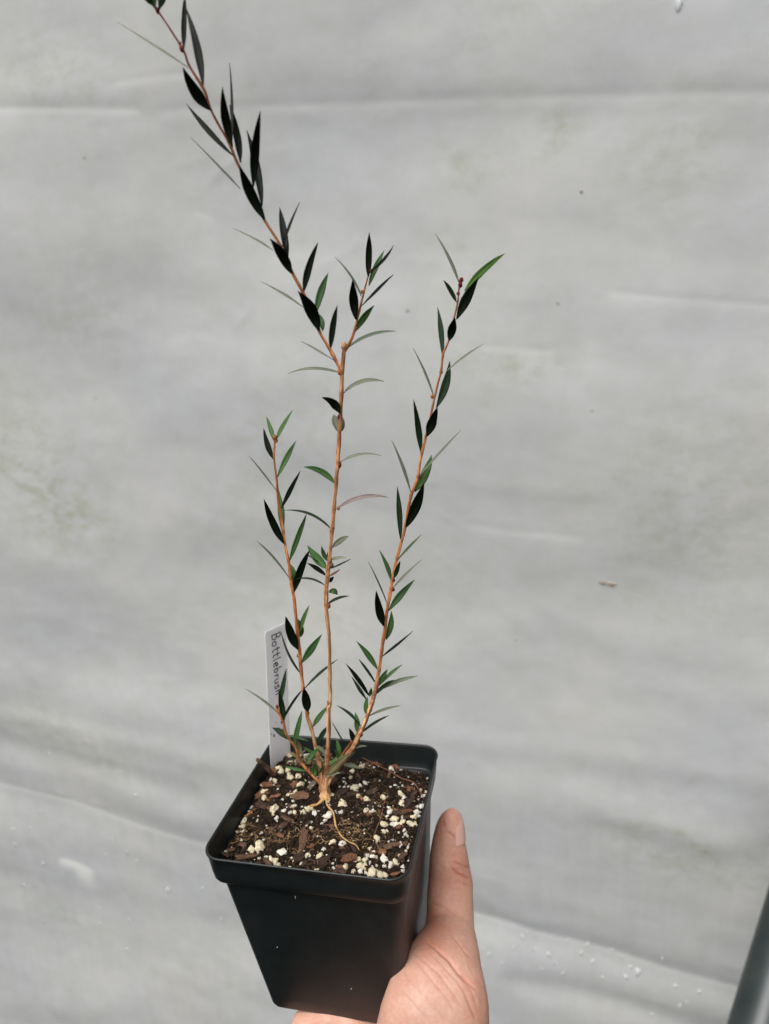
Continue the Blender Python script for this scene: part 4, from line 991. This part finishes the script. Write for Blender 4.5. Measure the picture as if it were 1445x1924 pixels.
# edge of the palm that shows under the front of the foot
a = at_depth(578, 1926, 33.2); b = at_depth(640, 1913, 33.0); c = at_depth(700, 1950, 32.6)
htube([a, b, c], [.78, .74, .9]); a = at_depth(560, 1990, 33.6); htube([a, at_depth(640, 2000, 33.0), at_depth(740, 2010, 32.0)], [1.4, 1.6, 1.8])
htube([at_depth(600, 1985, 33.4), at_depth(680, 2090, 32.4), at_depth(750, 2250, 31.4)], [1.7, 2.1, 2.2])
# web and connection from the thumb to the palm
htube([at_depth(815, 1790, 33.4), (4.9, -.6, -9.0), (4.4, -.2, -10.6)], [.95, 1.1, 1.2])
hme = mesh_from('hand', hm.V, hm.F); ho = bpy.data.objects.new('hand_tmp', hme); COL.objects.link(ho)
md = ho.modifiers.new('r', 'REMESH'); md.mode = 'VOXEL'; md.voxel_size = 0.055 * S
bpy.context.view_layer.update()
dg = bpy.context.evaluated_depsgraph_get()
hm2 = bpy.data.meshes.new_from_object(ho.evaluated_get(dg)); bpy.data.objects.remove(ho, do_unlink=True)
nv = len(hm2.vertices); co = np.empty(nv * 3); hm2.vertices.foreach_get('co', co); co = co.reshape(-1, 3) / S
ed = np.empty(len(hm2.edges) * 2, int); hm2.edges.foreach_get('vertices', ed); ed = ed.reshape(-1, 2)
deg = np.bincount(ed.ravel(), minlength=nv).astype(float)[:, None]
def lap(c):
    s = np.zeros_like(c); np.add.at(s, ed[:, 0], c[ed[:, 1]]); np.add.at(s, ed[:, 1], c[ed[:, 0]]); return s / deg
for it in range(44):
    co = co + .5 * (lap(co) - co)
    co = co - .52 * (lap(co) - co) if it % 2 else co
# creases: shallow grooves along lines seen on the thumb and its ball
hm2.vertices.foreach_set('co', (co * S).ravel()); hm2.update()
nrm = np.empty(nv * 3); hm2.vertices.foreach_get('normal', nrm); nrm = nrm.reshape(-1, 3)
dd = co - CAM; tt_ = dd @ FWD; hx = 722.5 + FPX * (dd @ RGT) / tt_; hy = 962 - FPX * (dd @ UPV) / tt_
facing = np.clip(-(nrm @ FWD) * 3, 0, 1)
disp = np.zeros(nv); redn = np.zeros(nv)
Z3 = lambda x, y: (650 + x / 4.537, 1500 + y / 4.537)
def crease(pl, depth, width, red=.5, ends=True):
    global disp, redn
    Q = np.array([Z3(*q) for q in pl]); best = np.full(nv, 1e9); tq = np.zeros(nv); L = len(Q) - 1
    for i in range(L):
        a_, b_ = Q[i], Q[i + 1]; ab = b_ - a_; t = np.clip(((hx - a_[0]) * ab[0] + (hy - a_[1]) * ab[1]) / (ab @ ab), 0, 1)
        d = np.hypot(hx - a_[0] - t * ab[0], hy - a_[1] - t * ab[1]); m = d < best; best[m] = d[m]; tq[m] = (i + t[m]) / L
    e = np.clip(np.sin(np.pi * np.clip(tq, .03, .97)) * 2, 0, 1) if ends else 1
    g = np.exp(-(best / width) ** 2) * facing * e
    disp -= 1.7 * depth * g; redn = np.maximum(redn, red * np.exp(-(best / (width * 2)) ** 2) * facing * e)
crease([(640,1150),(700,1230),(790,1300),(880,1380),(960,1490),(1030,1560),(1120,1640)], .085, 2.4, .9)
crease([(640,1150),(600,1170),(560,1215)], .05, 2.2, .6)
crease([(860,1060),(920,1180),(1000,1290),(1080,1380)], .03, 2.2, .4)
crease([(560,1290),(680,1400),(800,1500),(900,1640),(1010,1800)], .022, 2.4, .3)
crease([(540,1330),(640,1430),(760,1580),(860,1700),(960,1860)], .020, 2.4, .3)
crease([(440,1450),(560,1560),(680,1700),(800,1850),(860,1930)], .020, 2.4, .3)
crease([(400,1600),(520,1700),(640,1830),(740,1950)], .018, 2.2, .25)
crease([(700,1300),(820,1420),(950,1560),(1040,1700),(1100,1850),(1140,1930)], .020, 2.0, .35)
crease([(1000,1560),(1070,1640),(1120,1760)], .02, 1.6, .4); crease([(1010,1660),(1060,1780),(1110,1900)], .02, 1.6, .4)
crease([(890,590),(950,640),(1010,670),(1065,700)], .03, 1.8, .8); crease([(900,540),(980,570),(1060,600)], .022, 2.0, .6); crease([(930,690),(1000,730),(1070,760)], .014, 1.6, .4)
crease([(720,900),(800,920),(900,960),(1000,1040)], .016, 2.5, .3); crease([(690,980),(760,1010),(860,1070)], .02, 2.5, .4)
crease([(860,290),(920,320),(990,375)], .03, 1.8, .8)
crease([(830,180),(835,215),(850,245)], .015, 1.3, .7)
tx = np.array([noise.noise(Vector((p[0] * 1.1, p[1] * 1.1, p[2] * 1.1))) for p in co])
fine = np.array([noise.noise(Vector((p[0] * 3.2 + p[2] * 1.5, p[1] * 3.2, p[2] * 3.2))) for p in co])
co2 = co + nrm * (disp + .035 * tx + .008 * fine)[:, None]
hm2.vertices.foreach_set('co', (co2 * S).ravel())
base_c = np.array(tolin((190, 150, 131))); red_c = np.array(tolin((172, 106, 86))); pale_c = np.array(tolin((180, 149, 134)))
f_red = np.clip(redn * .6 + np.exp(-((hy - 1745) / 50) ** 2 - ((hx - 800) / 40) ** 2) * .6 + np.exp(-((hy - 1640) / 30) ** 2 - ((hx - 868) / 40) ** 2) * .35 + np.exp(-((hy - 1880) / 80) ** 2 - ((hx - 925) / 22) ** 2) * .45 + np.exp(-((hx - 806) / 10) ** 2 - ((hy - 1640) / 80) ** 2) * .4 + np.exp(-((hy - 1540) / 30) ** 2 - ((hx - 826) / 16) ** 2) * .5, 0, 1)[:, None]
f_pale = (np.exp(-((hy - 1880) / 90) ** 2 - ((hx - 800) / 70) ** 2) * .7)[:, None]
hc = base_c * (1 - f_red) + red_c * f_red; hc = hc * (1 - f_pale) + pale_c * f_pale
hm2.update(); hm2.materials.clear(); hm2.materials.append(SKIN)
for at in list(hm2.color_attributes): hm2.color_attributes.remove(at)
add_tint(hm2, hc); hm2.polygons.foreach_set('use_smooth', [True] * len(hm2.polygons))
hand = bpy.data.objects.new('person', hm2); COL.objects.link(hand)
tag(hand, 'bare hand with palm up under the pot and thumb pressed along its right side', 'person')
# thumb nail on the far upper side of the thumb tip
V = []; F = []; NU, NVn = 9, 9
for j in range(NVn):
    q = j / (NVn - 1); yy = 1527 + q * 52
    row = np.array([np.interp(yy, [t[0] for t in TH], [t[k] for t in TH]) for k in (1, 2, 3, 4)])
    c = at_depth((row[0] + row[1]) / 2, yy, row[2]); hw = (row[1] - row[0]) / 2 * row[2] / FPX
    for i in range(NU):
        ang = math.radians(-72 + 118 * i / (NU - 1)); sh = (1 - .0 * q)
        # angle 0 points to the picture's right, negative towards the camera
        k = 1.0 + .004 + .012 * math.sin(math.pi * q)
        V.append(c + RGT * hw * k * math.cos(ang) + FWD * hw * row[3] * k * math.sin(ang))
nb_ = len(V)
for j in range(NVn - 1):
    for i in range(NU - 1):
        a_ = j * NU + i; F.append((a_, a_ + 1, a_ + NU + 1, a_ + NU))
nail = obj('fingernail', V, F, NAIL, hand)
sm = nail.modifiers.new('t', 'SOLIDIFY'); sm.thickness = .0004; sm.offset = -1
ss = nail.modifiers.new('s', 'SUBSURF'); ss.levels = 1; ss.render_levels = 2

# ------------------------------------------------------------------ specks of debris on the sheet
DEB = simple('dead_leaf_bit', (0.20, 0.15, 0.11), (0.42, 0.35, 0.27), 300, .9, .1)
def debris(px, py, r, label, sc=(1, .6, .5), mat=DEB):
    V, F = blob(px, 2, .6, sc, 1.8); P = sheet_point(px, py, .05); V = V[:, :1] * A * r + V[:, 1:2] * Bv * r + V[:, 2:] * NRM * r + P
    o = obj('debris_speck', V, F, mat, origin=P); tag(o, label, 'debris'); return o
debris(1130, 1095, .42, 'pale tan scrap of dead leaf stuck on the sheet, left one of a pair', (1, .45, .3))
debris(1147, 1098, .55, 'brown scrap of dead leaf stuck on the sheet, right one of a pair', (1, .5, .3))
debris(765, 586, .2, 'tiny dark brown speck on the sheet between the two tall stems')
debris(1091, 365, .18, 'small grey speck on the upper right of the sheet')
debris(155, 297, .16, 'tiny dark speck on the upper left of the sheet')
debris(1048, 574, .14, 'tiny speck on the sheet right of the tallest right stem')
debris(1111, 771, .15, 'small round grey speck on the right half of the sheet')
debris(963, 1207, .15, 'small pinkish speck on the sheet right of the lower leaves')
debris(172, 752, .16, 'tiny dark speck on the left middle of the sheet')
